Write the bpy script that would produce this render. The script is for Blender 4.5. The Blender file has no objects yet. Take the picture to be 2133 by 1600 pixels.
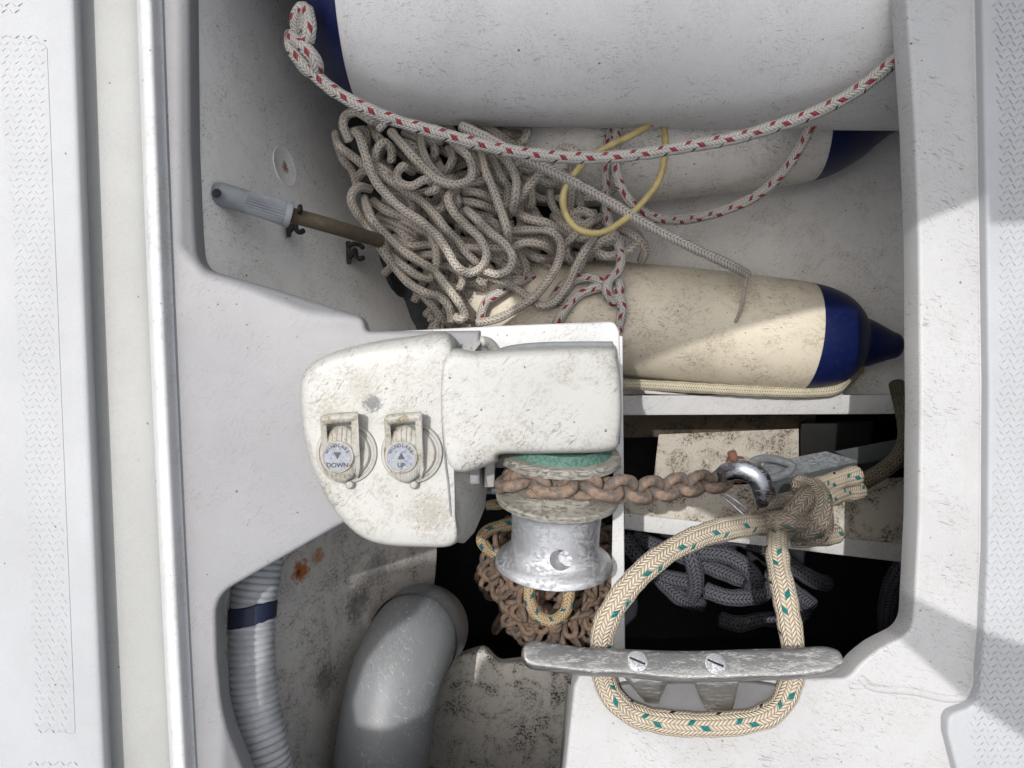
import bpy, bmesh, math, random
from mathutils import Vector, Matrix, noise
from mathutils.geometry import tessellate_polygon
R = math.radians
random.seed(7)
sc = bpy.context.scene
# ------------------------------------------------------------------ camera, sky, sun
CZ = 0.80            # camera height above the deck, metres
S = 0.0005           # metres per photo pixel at deck level
cam_d = bpy.data.cameras.new('camera'); cam = bpy.data.objects.new('camera', cam_d)
sc.collection.objects.link(cam); cam.location = (0, 0, CZ); cam.rotation_euler = (0, 0, 0)
cam_d.sensor_width = 36; cam_d.lens = 18 * CZ / (1066.5 * S); cam_d.clip_start = .01; cam_d.clip_end = 500
sc.camera = cam
sc.render.resolution_x = 1024; sc.render.resolution_y = 768
TX, TY = .25, -.20    # how far the shadows move per metre of drop
w = bpy.data.worlds.new('World'); sc.world = w; w.use_nodes = True
nt = w.node_tree; nt.nodes.clear()
sky = nt.nodes.new('ShaderNodeTexSky'); sky.sky_type = 'NISHITA'; sky.sun_disc = False
sdir = Vector((TX, TY, -1)).normalized()
elev = math.asin(-sdir.z)
sky.sun_elevation = elev; sky.sun_rotation = math.atan2(-sdir.x, -sdir.y)
sky.air_density = 1.6; sky.dust_density = 6; sky.ozone_density = .8
bg = nt.nodes.new('ShaderNodeBackground'); bg.inputs[1].default_value = .15
wo = nt.nodes.new('ShaderNodeOutputWorld')
hsv = nt.nodes.new('ShaderNodeHueSaturation'); hsv.inputs['Saturation'].default_value = .38
nt.links.new(sky.outputs[0], hsv.inputs['Color']); nt.links.new(hsv.outputs[0], bg.inputs[0]); nt.links.new(bg.outputs[0], wo.inputs[0])
sd = bpy.data.lights.new('sun', 'SUN'); sd.energy = 2.6; sd.angle = R(.53); sd.color = (1, .975, .94)
so = bpy.data.objects.new('sun', sd); sc.collection.objects.link(so); so.location = (-1, -1, 3)
so.rotation_euler = sdir.to_track_quat('-Z', 'Y').to_euler()
sc.view_settings.view_transform = 'Standard'; sc.view_settings.look = 'None'
sc.view_settings.exposure = .10; sc.view_settings.gamma = 1
sc.render.engine = 'CYCLES'

# ------------------------------------------------------------------ helpers
def P(px, py, z=0.0):
    k = S * (CZ - z) / CZ
    return Vector(((px - 1066.5) * k, (800 - py) * k, z))
def mm(pxw, z=0.0): return pxw * S * (CZ - z) / CZ
def link(o, parent=None):
    sc.collection.objects.link(o)
    if parent is not None:
        o.parent = parent; o.matrix_parent_inverse = WM[parent.name].inverted()
    WM[o.name] = (WM[parent.name] if False else Matrix.Identity(4)) @ Matrix.Translation(o.location)
    return o
WM = {}
WOB = 0
def thing(name, label, cat, loc, group=None):
    o = bpy.data.objects.new(name, None); o.empty_display_size = .02
    o.location = loc; link(o); o['label'] = label; o['category'] = cat
    if group: o['group'] = group
    return o
def tag(o, label, cat, group=None):
    o['label'] = label; o['category'] = cat
    if group: o['group'] = group
    return o
def struct(o): o['kind'] = 'structure'; return o
def mk(name, verts, faces, mat, parent=None, smooth=True, uvs=None):
    me = bpy.data.meshes.new(name); me.from_pydata([tuple(v) for v in verts], [], faces)
    if uvs is not None:
        uv = me.uv_layers.new(name='UVMap')
        i = 0
        for p in me.polygons:
            for li in p.loop_indices:
                uv.data[li].uv = uvs[i]; i += 1
    me.materials.append(mat)
    if smooth:
        me.polygons.foreach_set('use_smooth', [True] * len(me.polygons))
    me.update()
    o = bpy.data.objects.new(name, me)
    return link(o, parent)
def fixn(o):
    bm = bmesh.new(); bm.from_mesh(o.data); bmesh.ops.recalc_face_normals(bm, faces=bm.faces); bm.to_mesh(o.data); bm.free(); return o
def autosmooth(o, ang=35):
    me = o.data; bm = bmesh.new(); bm.from_mesh(me)
    for e in bm.edges:
        if len(e.link_faces) == 2 and e.calc_face_angle(0) > R(ang): e.smooth = False
    bm.to_mesh(me); bm.free(); return o
class MB:
    def __init__(s): s.v = []; s.f = []; s.uv = []; s.has = False
    def add(s, v, f, uv=None):
        n = len(s.v); s.v += list(v); s.f += [tuple(i + n for i in q) for q in f]
        if uv is not None: s.uv += uv; s.has = True
    def build(s, name, mat, parent=None, smooth=True):
        return mk(name, s.v, s.f, mat, parent, smooth, s.uv if s.has else None)
def catmull(pts, step):
    pts = [Vector(p) for p in pts]
    if len(pts) == 2: q = [pts[0]] + pts + [pts[1]]
    q = [pts[0] * 2 - pts[1]] + pts + [pts[-1] * 2 - pts[-2]]
    out = []
    for i in range(1, len(q) - 2):
        a, b, c, d = q[i - 1], q[i], q[i + 1], q[i + 2]
        n = max(2, int((c - b).length / step * 1.5) + 1)
        for j in range(n):
            t = j / n
            out.append(.5 * ((2 * b) + (c - a) * t + (2 * a - 5 * b + 4 * c - d) * t * t + (3 * b - a - 3 * c + d) * t ** 3))
    out.append(pts[-1])
    # resample
    res = [out[0]]; acc = 0
    for i in range(1, len(out)):
        seg = (out[i] - out[i - 1]).length
        while acc + seg >= step and seg > 1e-9:
            t = (step - acc) / seg
            p = out[i - 1].lerp(out[i], t); out[i - 1] = p; res.append(p)
            seg = (out[i] - p).length; acc = 0
        acc += seg
    if (res[-1] - out[-1]).length > step * .3: res.append(out[-1])
    return res
def tube_data(pts, rad, nseg=12, step=None, caps=True, flat=1.0, resampled=False):
    step = step or (.004 if callable(rad) else rad * .5)
    c = pts if resampled else catmull(pts, step)
    n = len(c)
    T = [((c[min(i + 1, n - 1)] - c[max(i - 1, 0)]).normalized()) for i in range(n)]
    nrm = T[0].orthogonal().normalized()
    up = Vector((0, 0, 1))
    if abs(T[0].z) < .9: nrm = (up - T[0] * up.dot(T[0])).normalized()
    V = []; F = []; UV = []; L = 0; Ls = []
    for i in range(n):
        if i:
            nrm = (nrm - T[i] * nrm.dot(T[i]))
            nrm = nrm.normalized() if nrm.length > 1e-6 else T[i].orthogonal().normalized()
            L += (c[i] - c[i - 1]).length
        Ls.append(L)
        b = T[i].cross(nrm)
        r = rad(i / (n - 1)) if callable(rad) else rad * (1 + WOB * noise.noise(c[i] * 70))
        for j in range(nseg):
            a = 2 * math.pi * j / nseg
            V.append(c[i] + nrm * math.cos(a) * r * flat + b * math.sin(a) * r)
    for i in range(n - 1):
        for j in range(nseg):
            j2 = (j + 1) % nseg
            F.append((i * nseg + j, i * nseg + j2, (i + 1) * nseg + j2, (i + 1) * nseg + j))
            UV += [(Ls[i], j / nseg), (Ls[i], (j + 1) / nseg), (Ls[i + 1], (j + 1) / nseg), (Ls[i + 1], j / nseg)]
    if caps:
        for e, idx in ((0, 0), (n - 1, (n - 1) * nseg)):
            V.append(c[e] + T[e] * (-1 if e == 0 else 1) * (rad(e / (n - 1)) if callable(rad) else rad) * .35); ci = len(V) - 1
            for j in range(nseg):
                j2 = (j + 1) % nseg
                F.append((idx + j2, idx + j, ci) if e == 0 else (idx + j, idx + j2, ci))
                UV += [(Ls[e], j / nseg)] * 3
    return V, F, UV
def tube(name, pts, rad, mat, parent=None, nseg=12, step=None, caps=True, flat=1.0):
    mb = MB(); mb.add(*tube_data(pts, rad, nseg, step, caps, flat)); return mb.build(name, mat, parent)
def basis(a, b, hint=None):
    z = (Vector(b) - Vector(a)).normalized()
    h = Vector(hint) if hint else Vector((0, 0, 1))
    x = (h - z * h.dot(z))
    x = x.normalized() if x.length > 1e-4 else z.orthogonal().normalized()
    y = z.cross(x)
    return x, y, z
def lathe_data(prof, o, axis, nseg=48, hint=None, sx=1, closed=False):
    x, y, z = basis(o, Vector(o) + Vector(axis), hint)
    V = []; F = []; UV = []
    L = 0
    for i, (s, r) in enumerate(prof):
        for j in range(nseg):
            a = 2 * math.pi * j / nseg
            V.append(Vector(o) + z * s + x * math.cos(a) * r * sx + y * math.sin(a) * r)
    m = len(prof)
    for i in range(m if closed else m - 1):
        i2 = (i + 1) % m
        for j in range(nseg):
            j2 = (j + 1) % nseg
            F.append((i * nseg + j, i * nseg + j2, i2 * nseg + j2, i2 * nseg + j))
            UV += [(prof[i][0], j / nseg), (prof[i][0], (j + 1) / nseg), (prof[i2][0], (j + 1) / nseg), (prof[i2][0], j / nseg)]
    return V, F, UV
def lathe(name, prof, o, axis, mat, parent=None, nseg=48, hint=None, sx=1, closed=False, ang=40):
    mb = MB(); mb.add(*lathe_data(prof, o, axis, nseg, hint, sx, closed)); ob = mb.build(name, mat, parent)
    fixn(ob); return autosmooth(ob, ang)
def box_data(c, sx, sy, sz, rot=None):
    c = Vector(c); V = []
    for dx in (-1, 1):
        for dy in (-1, 1):
            for dz in (-1, 1):
                v = Vector((dx * sx / 2, dy * sy / 2, dz * sz / 2))
                if rot: v = rot @ v
                V.append(c + v)
    F = [(0, 1, 3, 2), (4, 6, 7, 5), (0, 4, 5, 1), (2, 3, 7, 6), (0, 2, 6, 4), (1, 5, 7, 3)]
    return V, F
def bevel(o, w_=.002, seg=3, ang=30):
    me = o.data; bm = bmesh.new(); bm.from_mesh(me)
    bmesh.ops.remove_doubles(bm, verts=bm.verts, dist=1e-6)
    bmesh.ops.recalc_face_normals(bm, faces=bm.faces)
    es = [e for e in bm.edges if len(e.link_faces) == 2 and e.calc_face_angle(0) > R(ang)]
    bmesh.ops.bevel(bm, geom=es, offset=w_, segments=seg, profile=.6, affect='EDGES', clamp_overlap=True)
    for f in bm.faces: f.smooth = True
    bm.to_mesh(me); bm.free(); autosmooth(o, 40); return o
def rpoly(pts, seg=6):
    """pts: (x,y,r) corners rounded with radius r, in photo pixels"""
    out = []; n = len(pts)
    for i in range(n):
        p = Vector(pts[i][:2]); r = pts[i][2] if len(pts[i]) > 2 else 0
        if r <= 0: out.append(p); continue
        a = Vector(pts[i - 1][:2]); b = Vector(pts[(i + 1) % n][:2])
        da = (a - p); db = (b - p); r = min(r, da.length * .49, db.length * .49)
        p0 = p + da.normalized() * r; p1 = p + db.normalized() * r
        for k in range(seg + 1):
            t = k / seg; out.append(p0 * (1 - t) ** 2 + p * 2 * t * (1 - t) + p1 * t * t)
    return out
def slab(name, outer, z, thick, bev, mat, parent=None, holes=(), world=False):
    """flat plate with rounded edges, drawn on the plane z (its top), thick downwards"""
    cu = bpy.data.curves.new('t', 'CURVE'); cu.dimensions = '2D'; cu.fill_mode = 'BOTH'
    for pl in [outer] + list(holes):
        sp = cu.splines.new('POLY'); sp.points.add(len(pl) - 1); sp.use_cyclic_u = True
        for i, p in enumerate(pl):
            q = Vector((p[0], p[1], 0)) if world else P(p[0], p[1], z)
            sp.points[i].co = (q.x, q.y, 0, 1)
    cu.extrude = max(thick / 2 - bev, 0); cu.bevel_depth = bev; cu.bevel_resolution = 3; cu.offset = -bev
    co = bpy.data.objects.new('t', cu); sc.collection.objects.link(co)
    dg = bpy.context.evaluated_depsgraph_get(); me = bpy.data.meshes.new_from_object(co.evaluated_get(dg))
    bpy.data.objects.remove(co); bpy.data.curves.remove(cu)
    bm = bmesh.new(); bm.from_mesh(me); bmesh.ops.remove_doubles(bm, verts=bm.verts, dist=1e-6)
    for v in bm.verts: v.co.z += z - thick / 2
    bmesh.ops.recalc_face_normals(bm, faces=bm.faces)
    for f in bm.faces: f.smooth = True
    bm.to_mesh(me); bm.free()
    me.materials.clear(); me.materials.append(mat); me.name = name
    o = bpy.data.objects.new(name, me); link(o, parent); return autosmooth(o, 35)
def loft(name, rows, mat, parent=None, sub=2, solid=0, smooth=True):
    """rows of world points, all the same length"""
    n = len(rows[0]); V = [Vector(p) for r in rows for p in r]; F = []
    for i in range(len(rows) - 1):
        for j in range(n - 1):
            F.append((i * n + j, i * n + j + 1, (i + 1) * n + j + 1, (i + 1) * n + j))
    o = mk(name, V, F, mat, parent, smooth)
    if sub:
        m = o.modifiers.new('s', 'SUBSURF'); m.levels = m.render_levels = sub; m.boundary_smooth = 'PRESERVE_CORNERS'
    return o
def resamp(poly, n):
    poly = [Vector(p) for p in poly]; L = [0]
    m = len(poly)
    for i in range(m): L.append(L[-1] + (poly[(i + 1) % m] - poly[i]).length)
    out = []
    for k in range(n):
        d = L[-1] * k / n; i = max(j for j in range(m) if L[j] <= d + 1e-9)
        t = (d - L[i]) / max(L[i + 1] - L[i], 1e-9); out.append(poly[i].lerp(poly[(i + 1) % m], t))
    return out
def cowl(name, T, B, zt, zb, mat, parent=None, n=3.2, ns=10, crown=.0, skirt=0.0):
    """a moulded cover: top outline T and base outline B (photo pixels, matched corners) with a rounded shoulder"""
    def dense(pl, z):
        q = [P(p[0], p[1], z) for p in pl]; out = []; m = len(q)
        for i in range(m):
            a, b, c, d = q[i - 1], q[i], q[(i + 1) % m], q[(i + 2) % m]
            for j in range(5):
                t = j / 5
                cr = .5 * ((2 * b) + (c - a) * t + (2 * a - 5 * b + 4 * c - d) * t * t + (3 * b - a - 3 * c + d) * t ** 3)
                out.append(cr)
        return out
    zT = zt if callable(zt) else (lambda x, y: zt)
    t0 = sum(zT(*P(p[0], p[1], .02)[:2]) for p in T) / len(T)
    td = dense(T, t0); bd = dense(B, -.012); bd = [Vector((p.x, p.y, zb)) for p in bd]; m = len(td); rows = []
    cen = sum(td, Vector()) / m
    for q in (.35, .7, .9):
        rows.append([Vector((cen.x + (p.x - cen.x) * q, cen.y + (p.y - cen.y) * q, zT(cen.x + (p.x - cen.x) * q, cen.y + (p.y - cen.y) * q) + crown * (1 - q * q))) for p in td])
    for i in range(ns + 1):
        th = math.pi / 2 * i / ns; a = math.sin(th) ** (2 / n); b = math.cos(th) ** (2 / n) if i < ns else 0
        rows.append([Vector((p.x + (r.x - p.x) * a, p.y + (r.y - p.y) * a, zb + (zT(p.x, p.y) - zb) * b)) for p, r in zip(td, bd)])
    if skirt: rows.append([Vector((r.x, r.y, zb - skirt)) for r in bd])
    V = [v for r in rows for v in r]; F = []
    for i in range(len(rows) - 1):
        for j in range(m):
            j2 = (j + 1) % m; F.append((i * m + j, i * m + j2, (i + 1) * m + j2, (i + 1) * m + j))
    V.append(Vector((cen.x, cen.y, zT(cen.x, cen.y) + crown))); ci = len(V) - 1
    for j in range(m): F.append((j, (j + 1) % m, ci))
    o = mk(name, V, F, mat, parent); fixn(o); return autosmooth(o, 50)
def sheet(name, pts, z, mat='canvas'):
    V = [Vector((p[0], p[1], z)) for p in pts]; return mk(name, V, tessellate_polygon([V]), M[mat], smooth=False)
def boolean(o, cutters):
    for c in cutters:
        m = o.modifiers.new('b', 'BOOLEAN'); m.object = c; m.operation = 'DIFFERENCE'; m.solver = 'EXACT'
    dg = bpy.context.evaluated_depsgraph_get(); me = bpy.data.meshes.new_from_object(o.evaluated_get(dg))
    o.modifiers.clear(); o.data = me
    for c in cutters: bpy.data.objects.remove(c)
    return autosmooth(o, 40)

# ------------------------------------------------------------------ materials
class NT:
    def __init__(s, name):
        s.m = bpy.data.materials.new(name); s.m.use_nodes = True; s.t = s.m.node_tree; s.t.nodes.clear()
        s.out = s.n('ShaderNodeOutputMaterial'); s.b = s.n('ShaderNodeBsdfPrincipled'); s.l(s.b.outputs[0], s.out.inputs[0])
    def n(s, t, **k):
        x = s.t.nodes.new(t)
        for a, v in k.items(): setattr(x, a, v)
        return x
    def l(s, a, b): s.t.links.new(a, b)
    def val(s, inp, v):
        if hasattr(v, 'is_output') or hasattr(v, 'links'): s.l(v, inp)
        else: inp.default_value = v
    def math(s, op, a, b=None, c=None, clamp=False):
        x = s.n('ShaderNodeMath', operation=op); x.use_clamp = clamp
        s.val(x.inputs[0], a)
        if b is not None: s.val(x.inputs[1], b)
        if c is not None: s.val(x.inputs[2], c)
        return x.outputs[0]
    def mix(s, f, a, b, blend='MIX'):
        x = s.n('ShaderNodeMix', data_type='RGBA', blend_type=blend)
        s.val(x.inputs[0], f)
        for i, v in ((6, a), (7, b)):
            if isinstance(v, tuple): x.inputs[i].default_value = (*v, 1) if len(v) == 3 else v
            else: s.l(v, x.inputs[i])
        return x.outputs[2]
    def coord(s, which='Object'): return s.n('ShaderNodeTexCoord').outputs[which]
    def mapping(s, vec, scale=(1, 1, 1), rot=(0, 0, 0), loc=(0, 0, 0)):
        x = s.n('ShaderNodeMapping'); s.l(vec, x.inputs[0]); x.inputs[1].default_value = loc; x.inputs[2].default_value = rot; x.inputs[3].default_value = scale
        return x.outputs[0]
    def noise(s, vec, scale, detail=4, rough=.55, dist=0):
        x = s.n('ShaderNodeTexNoise'); s.l(vec, x.inputs['Vector']); x.inputs['Scale'].default_value = scale
        x.inputs['Detail'].default_value = detail; x.inputs['Roughness'].default_value = rough; x.inputs['Distortion'].default_value = dist
        return x.outputs[0]
    def ramp(s, f, a, b, smooth=True):
        x = s.n('ShaderNodeMapRange'); x.interpolation_type = 'SMOOTHSTEP' if smooth else 'LINEAR'
        s.l(f, x.inputs[0]); x.inputs[1].default_value = a; x.inputs[2].default_value = b
        return x.outputs[0]
    def spot(s, co, p, r, amp=.5, nscale=60, soft=.6):
        """a stain of its own shape around point p"""
        d = s.n('ShaderNodeVectorMath', operation='DISTANCE'); s.l(co, d.inputs[0]); d.inputs[1].default_value = p
        q = s.math('DIVIDE', d.outputs[1], r); q = s.math('ADD', q, s.math('MULTIPLY', s.math('SUBTRACT', s.noise(co, nscale, 5, .7), .5), amp * 4))
        return s.ramp(s.math('SUBTRACT', 1.0, q), 0, soft)
    def bump(s, h, strength=.3, dist=.001, prev=None):
        x = s.n('ShaderNodeBump'); x.inputs['Strength'].default_value = strength; x.inputs['Distance'].default_value = dist
        s.l(h, x.inputs['Height'])
        if prev: s.l(prev, x.inputs['Normal'])
        return x.outputs[0]
    def fin(s, col=None, rough=.5, nrm=None, metal=0, spec=.5, coat=0):
        if col is not None:
            if isinstance(col, tuple): s.b.inputs['Base Color'].default_value = (*col, 1)
            else: s.l(col, s.b.inputs['Base Color'])
        s.val(s.b.inputs['Roughness'], rough); s.val(s.b.inputs['Metallic'], metal)
        s.b.inputs['Specular IOR Level'].default_value = spec; s.b.inputs['Coat Weight'].default_value = coat
        if nrm: s.l(nrm, s.b.inputs['Normal'])
        return s.m
def gel(name, base, dirt=.3, rough=.38, scr=.4, specks=.3, seed=0, dirtcol=(.16, .13, .09), rot=.7, grain=.35, spots=(), streak=.06, scrcol=(.09, .085, .08)):
    """weathered gelcoat / painted white: blotchy grime, scuff scratches, black specks"""
    t = NT(name); co0 = t.coord(); co = t.mapping(co0, loc=(seed * .37, seed * .61, seed * .13))
    big = t.noise(co, 6, 5, .6); c = t.mix(t.ramp(big, .3, .75), base, tuple(v * .88 for v in base))
    fine = t.noise(co, 900, 2, .6)
    c = t.mix(t.math('MULTIPLY', t.ramp(fine, .35, .65), .12 * grain / .35), c, tuple(v * .55 for v in base))
    if dirt:
        g = t.ramp(t.noise(co, 22, 8, .72, .6), .44, .66); g2 = t.ramp(t.noise(co, 260, 6, .75), .46, .58)
        g3 = t.math('MULTIPLY', g, g2); c = t.mix(t.math('MULTIPLY', g3, dirt * 1.6, clamp=True), c, dirtcol)
        c = t.mix(t.math('MULTIPLY', g, dirt * .3), c, dirtcol)
    bh = t.noise(co, 1400, 2, .5)
    if scr:
        wv = t.n('ShaderNodeTexNoise'); t.l(co, wv.inputs['Vector']); wv.inputs['Scale'].default_value = 16; wv.inputs['Detail'].default_value = 3
        ww = t.n('ShaderNodeVectorMath', operation='MULTIPLY_ADD'); t.l(wv.outputs['Color'], ww.inputs[0]); ww.inputs[1].default_value = (.03, .03, .03); t.l(co, ww.inputs[2]); cw = ww.outputs[0]
        v1 = t.mapping(t.mapping(cw, rot=(0, 0, rot)), scale=(620, 70, 160)); v2 = t.mapping(t.mapping(cw, rot=(.2, 0, rot + .55)), scale=(700, 120, 160))
        s1 = t.ramp(t.noise(v1, 1, 3, .6, 1.2), .60, .66); s2 = t.ramp(t.noise(v2, 1, 3, .6, 1.5), .61, .67)
        area = t.ramp(t.noise(co, 14, 3, .6), .38, .58)
        sm = t.math('MULTIPLY', t.math('MAXIMUM', s1, s2), area)
        c = t.mix(t.math('MULTIPLY', sm, scr, clamp=True), c, scrcol)
    if specks:
        vo = t.n('ShaderNodeTexVoronoi', feature='F1'); t.l(co, vo.inputs['Vector']); vo.inputs['Scale'].default_value = 95; vo.inputs['Randomness'].default_value = 1
        sg = t.n('ShaderNodeSeparateColor'); t.l(vo.outputs['Color'], sg.inputs[0]); dd = t.math('ADD', vo.outputs['Distance'], t.math('MULTIPLY', t.math('SUBTRACT', t.noise(co, 500, 4, .7), .5), .3))
        k = t.ramp(t.math('SUBTRACT', dd, t.math('MULTIPLY', t.math('POWER', sg.outputs[1], 3.0), .07)), .09, .04); sel = t.ramp(t.n_sep(vo.outputs['Color']), 1 - specks * .8, 1 - specks * .8 + .02)
        dn = t.ramp(t.noise(co, 1100, 3, .7), .38, .5)
        c = t.mix(t.math('MULTIPLY', t.math('MULTIPLY', k, sel), dn), c, (.045, .04, .035))
    for (p, r, colr, amt, nsc) in spots:
        c = t.mix(t.math('MULTIPLY', t.spot(co0, p, r, nscale=nsc), amt), c, colr)
    nb = t.bump(bh, grain, .0005)
    nb = t.bump(t.noise(co, 9, 3, .5), .25, .004, nb)
    if scr: nb = t.bump(sm, .12, -.0004, nb)
    return t.fin(c, t.math('ADD', rough, t.math('MULTIPLY', big, .15)), nb)
def n_sep(s, c):
    x = s.n('ShaderNodeSeparateColor'); s.l(c, x.inputs[0]); return x.outputs[0]
NT.n_sep = n_sep
def rope_mat(name, base, dark, r, cols=10, pitch=None, flecks=None, dirt=.3, bumpk=.9, seed=0, shade_spots=()):
    """braided rope: herringbone strands around the tube; flecks = list of (colour, period, offset, length, column)"""
    t = NT(name); uv = t.coord('UV'); sx = t.n('ShaderNodeSeparateXYZ'); t.l(uv, sx.inputs[0])
    u, v = sx.outputs[0], sx.outputs[1]
    pitch = pitch or 2 * math.pi * r / cols * .8
    vc = t.math('MULTIPLY', v, float(cols)); fr = t.math('FRACT', vc); fl = t.math('FLOOR', vc)
    par = t.math('SUBTRACT', t.math('MULTIPLY', t.math('MODULO', fl, 2.0), 2.0), 1.0)
    ph = t.math('ADD', t.math('DIVIDE', u, pitch), t.math('MULTIPLY', t.math('MULTIPLY', par, t.math('SUBTRACT', fr, .5)), 1.15))
    st = t.math('ABSOLUTE', t.math('SINE', t.math('MULTIPLY', ph, math.pi)))
    ed = t.math('SINE', t.math('MULTIPLY', fr, math.pi))
    h = t.math('MULTIPLY', t.math('POWER', st, .6), t.math('POWER', ed, .35))
    co = t.mapping(t.coord(), loc=(seed, seed * .3, 0))
    c = t.mix(t.ramp(h, .1, .65), dark, base)
    c = t.mix(t.math('MULTIPLY', t.ramp(t.noise(co, 55, 5, .7), .42, .7), dirt), c, tuple(x * .42 for x in base))
    c = t.mix(t.math('MULTIPLY', t.ramp(t.noise(co, 1500, 2, .7), .4, .7), .25), c, tuple(x * .5 for x in base))
    for (fc, per, off, ln, col, wd) in (flecks or ()):
        a = t.math('FRACT', t.math('DIVIDE', t.math('ADD', t.math('ADD', u, off), t.math('MULTIPLY', t.math('MULTIPLY', par, fr), pitch)), per))
        on = t.math('LESS_THAN', a, ln / per)
        cc = t.math('MODULO', t.math('ADD', fl, float(col)), float(wd)); on2 = t.math('LESS_THAN', cc, .5)
        c = t.mix(t.math('MULTIPLY', t.math('MULTIPLY', on, on2), t.ramp(h, .1, .5)), c, fc)
    for (p, rr_, amt) in shade_spots:  # shade painted into the rope colour around a point
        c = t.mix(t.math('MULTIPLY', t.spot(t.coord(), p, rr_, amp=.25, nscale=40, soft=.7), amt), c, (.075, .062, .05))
    nb = t.bump(h, bumpk, r * .22)
    nb = t.bump(t.noise(co, 2500, 2, .6), .4, .0004, nb)
    return t.fin(c, .85, nb, spec=.2)
def metal_mat(name, base, rough=.4, dirt=.4, dcol=(.35, .33, .3), scale=90, seed=0, metal=.9, bumpk=.3, rot=0, stretch=3):
    t = NT(name); co = t.mapping(t.coord(), scale=(1, stretch, 1), rot=(0, 0, rot), loc=(seed, 0, 0))
    n1 = t.ramp(t.math('ADD', t.math('MULTIPLY', t.noise(co, scale, 8, .8), .6), t.math('MULTIPLY', t.noise(co, scale * 6, 5, .8), .4)), .50, .60); n2 = t.noise(co, scale * 8, 4, .75)
    c = t.mix(t.math('MULTIPLY', n1, dirt), base, dcol); c = t.mix(t.math('MULTIPLY', t.ramp(n2, .45, .7), .35), c, tuple(v * .5 for v in base))
    nb = t.bump(n2, bumpk, .0012); nb = t.bump(n1, bumpk, .0006, nb)
    return t.fin(c, t.math('ADD', rough, t.math('MULTIPLY', n1, .3)), nb, t.math('SUBTRACT', metal, t.math('MULTIPLY', n1, dirt * .9), clamp=True))
def rust_mat(name, a=(.30, .16, .09), b=(.16, .16, .17), c3=(.42, .26, .15), seed=0, scale=70, thr=(.42, .62)):
    t = NT(name); co = t.mapping(t.coord(), loc=(seed, seed, 0))
    n1 = t.ramp(t.noise(co, scale, 6, .7), *thr); n2 = t.ramp(t.noise(co, scale * 4, 5, .75), .4, .65); n3 = t.noise(co, 1300, 3, .7)
    c = t.mix(n1, a, b); c = t.mix(t.math('MULTIPLY', n2, .5), c, c3); c = t.mix(t.math('MULTIPLY', t.ramp(n3, .45, .62), .65), c, (.03, .028, .026))
    return t.fin(c, .72, t.bump(n3, 1.0, .0012, t.bump(n2, .6, .0008)), t.math('MULTIPLY', n1, .35))
def plain(name, col, rough=.5, metal=0, grain=.25, var=.2, scale=40):
    t = NT(name); co = t.coord(); n = t.noise(co, scale, 6, .65); n2 = t.noise(co, 1200, 2, .6)
    c = t.mix(t.ramp(n, .35, .7), col, tuple(v * (1 - var) for v in col)); return t.fin(c, rough, t.bump(n2, grain, .0005), metal)

M = {}
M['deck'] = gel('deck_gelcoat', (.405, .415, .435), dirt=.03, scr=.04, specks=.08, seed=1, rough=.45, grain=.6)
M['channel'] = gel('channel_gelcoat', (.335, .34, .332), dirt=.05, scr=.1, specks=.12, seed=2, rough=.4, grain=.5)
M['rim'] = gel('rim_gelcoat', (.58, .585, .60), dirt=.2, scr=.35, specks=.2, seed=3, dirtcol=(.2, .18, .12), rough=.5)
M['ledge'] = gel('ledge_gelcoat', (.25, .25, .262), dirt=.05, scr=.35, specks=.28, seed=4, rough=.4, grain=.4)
M['flange'] = gel('flange_gelcoat', (.45, .45, .455), dirt=.12, scr=.6, specks=.3, seed=5, rot=1.9, dirtcol=(.3, .26, .2), rough=.42, grain=.5)
M['wall'] = gel('wall_gelcoat', (.85, .83, .80), dirt=.12, scr=.55, specks=.35, seed=6, rot=.5, rough=.5, grain=.5,
    spots=[(P(594, 350, -.229), .009, (.25, .10, .03), .9, 300), (P(590, 340, -.229), .004, (.03, .02, .015), .9, 400)])
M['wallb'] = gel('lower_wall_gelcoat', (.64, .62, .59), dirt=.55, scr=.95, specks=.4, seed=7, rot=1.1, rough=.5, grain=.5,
    spots=[(P(632, 1190, -.21), .022, (.34, .12, .03), 1, 110), (P(626, 1194, -.207), .008, (.10, .03, .01), 1, 300), (P(668, 1160, -.24), .016, (.38, .17, .06), .8, 150), (P(745, 1260, -.33), .035, (.05, .05, .05), .7, 150), (P(680, 1420, -.27), .030, (.06, .055, .05), .6, 130), (P(780, 1180, -.36), .035, (.07, .065, .06), .5, 160)])
M['floor'] = gel('floor_gelcoat', (.78, .76, .73), dirt=.2, scr=.4, specks=.5, seed=8, rough=.5, grain=.5)
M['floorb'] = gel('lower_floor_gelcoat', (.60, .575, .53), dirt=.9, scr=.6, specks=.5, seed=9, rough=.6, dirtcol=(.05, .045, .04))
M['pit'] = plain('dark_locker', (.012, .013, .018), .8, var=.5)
M['white'] = gel('white_paint', (.60, .60, .60), dirt=.15, scr=.5, specks=.25, seed=10, rough=.35)
M['dirtyboard'] = gel('dirty_board', (.54, .50, .43), dirt=1.0, scr=1, specks=.5, seed=11, dirtcol=(.10, .07, .045), rot=.1, rough=.6)
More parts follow.
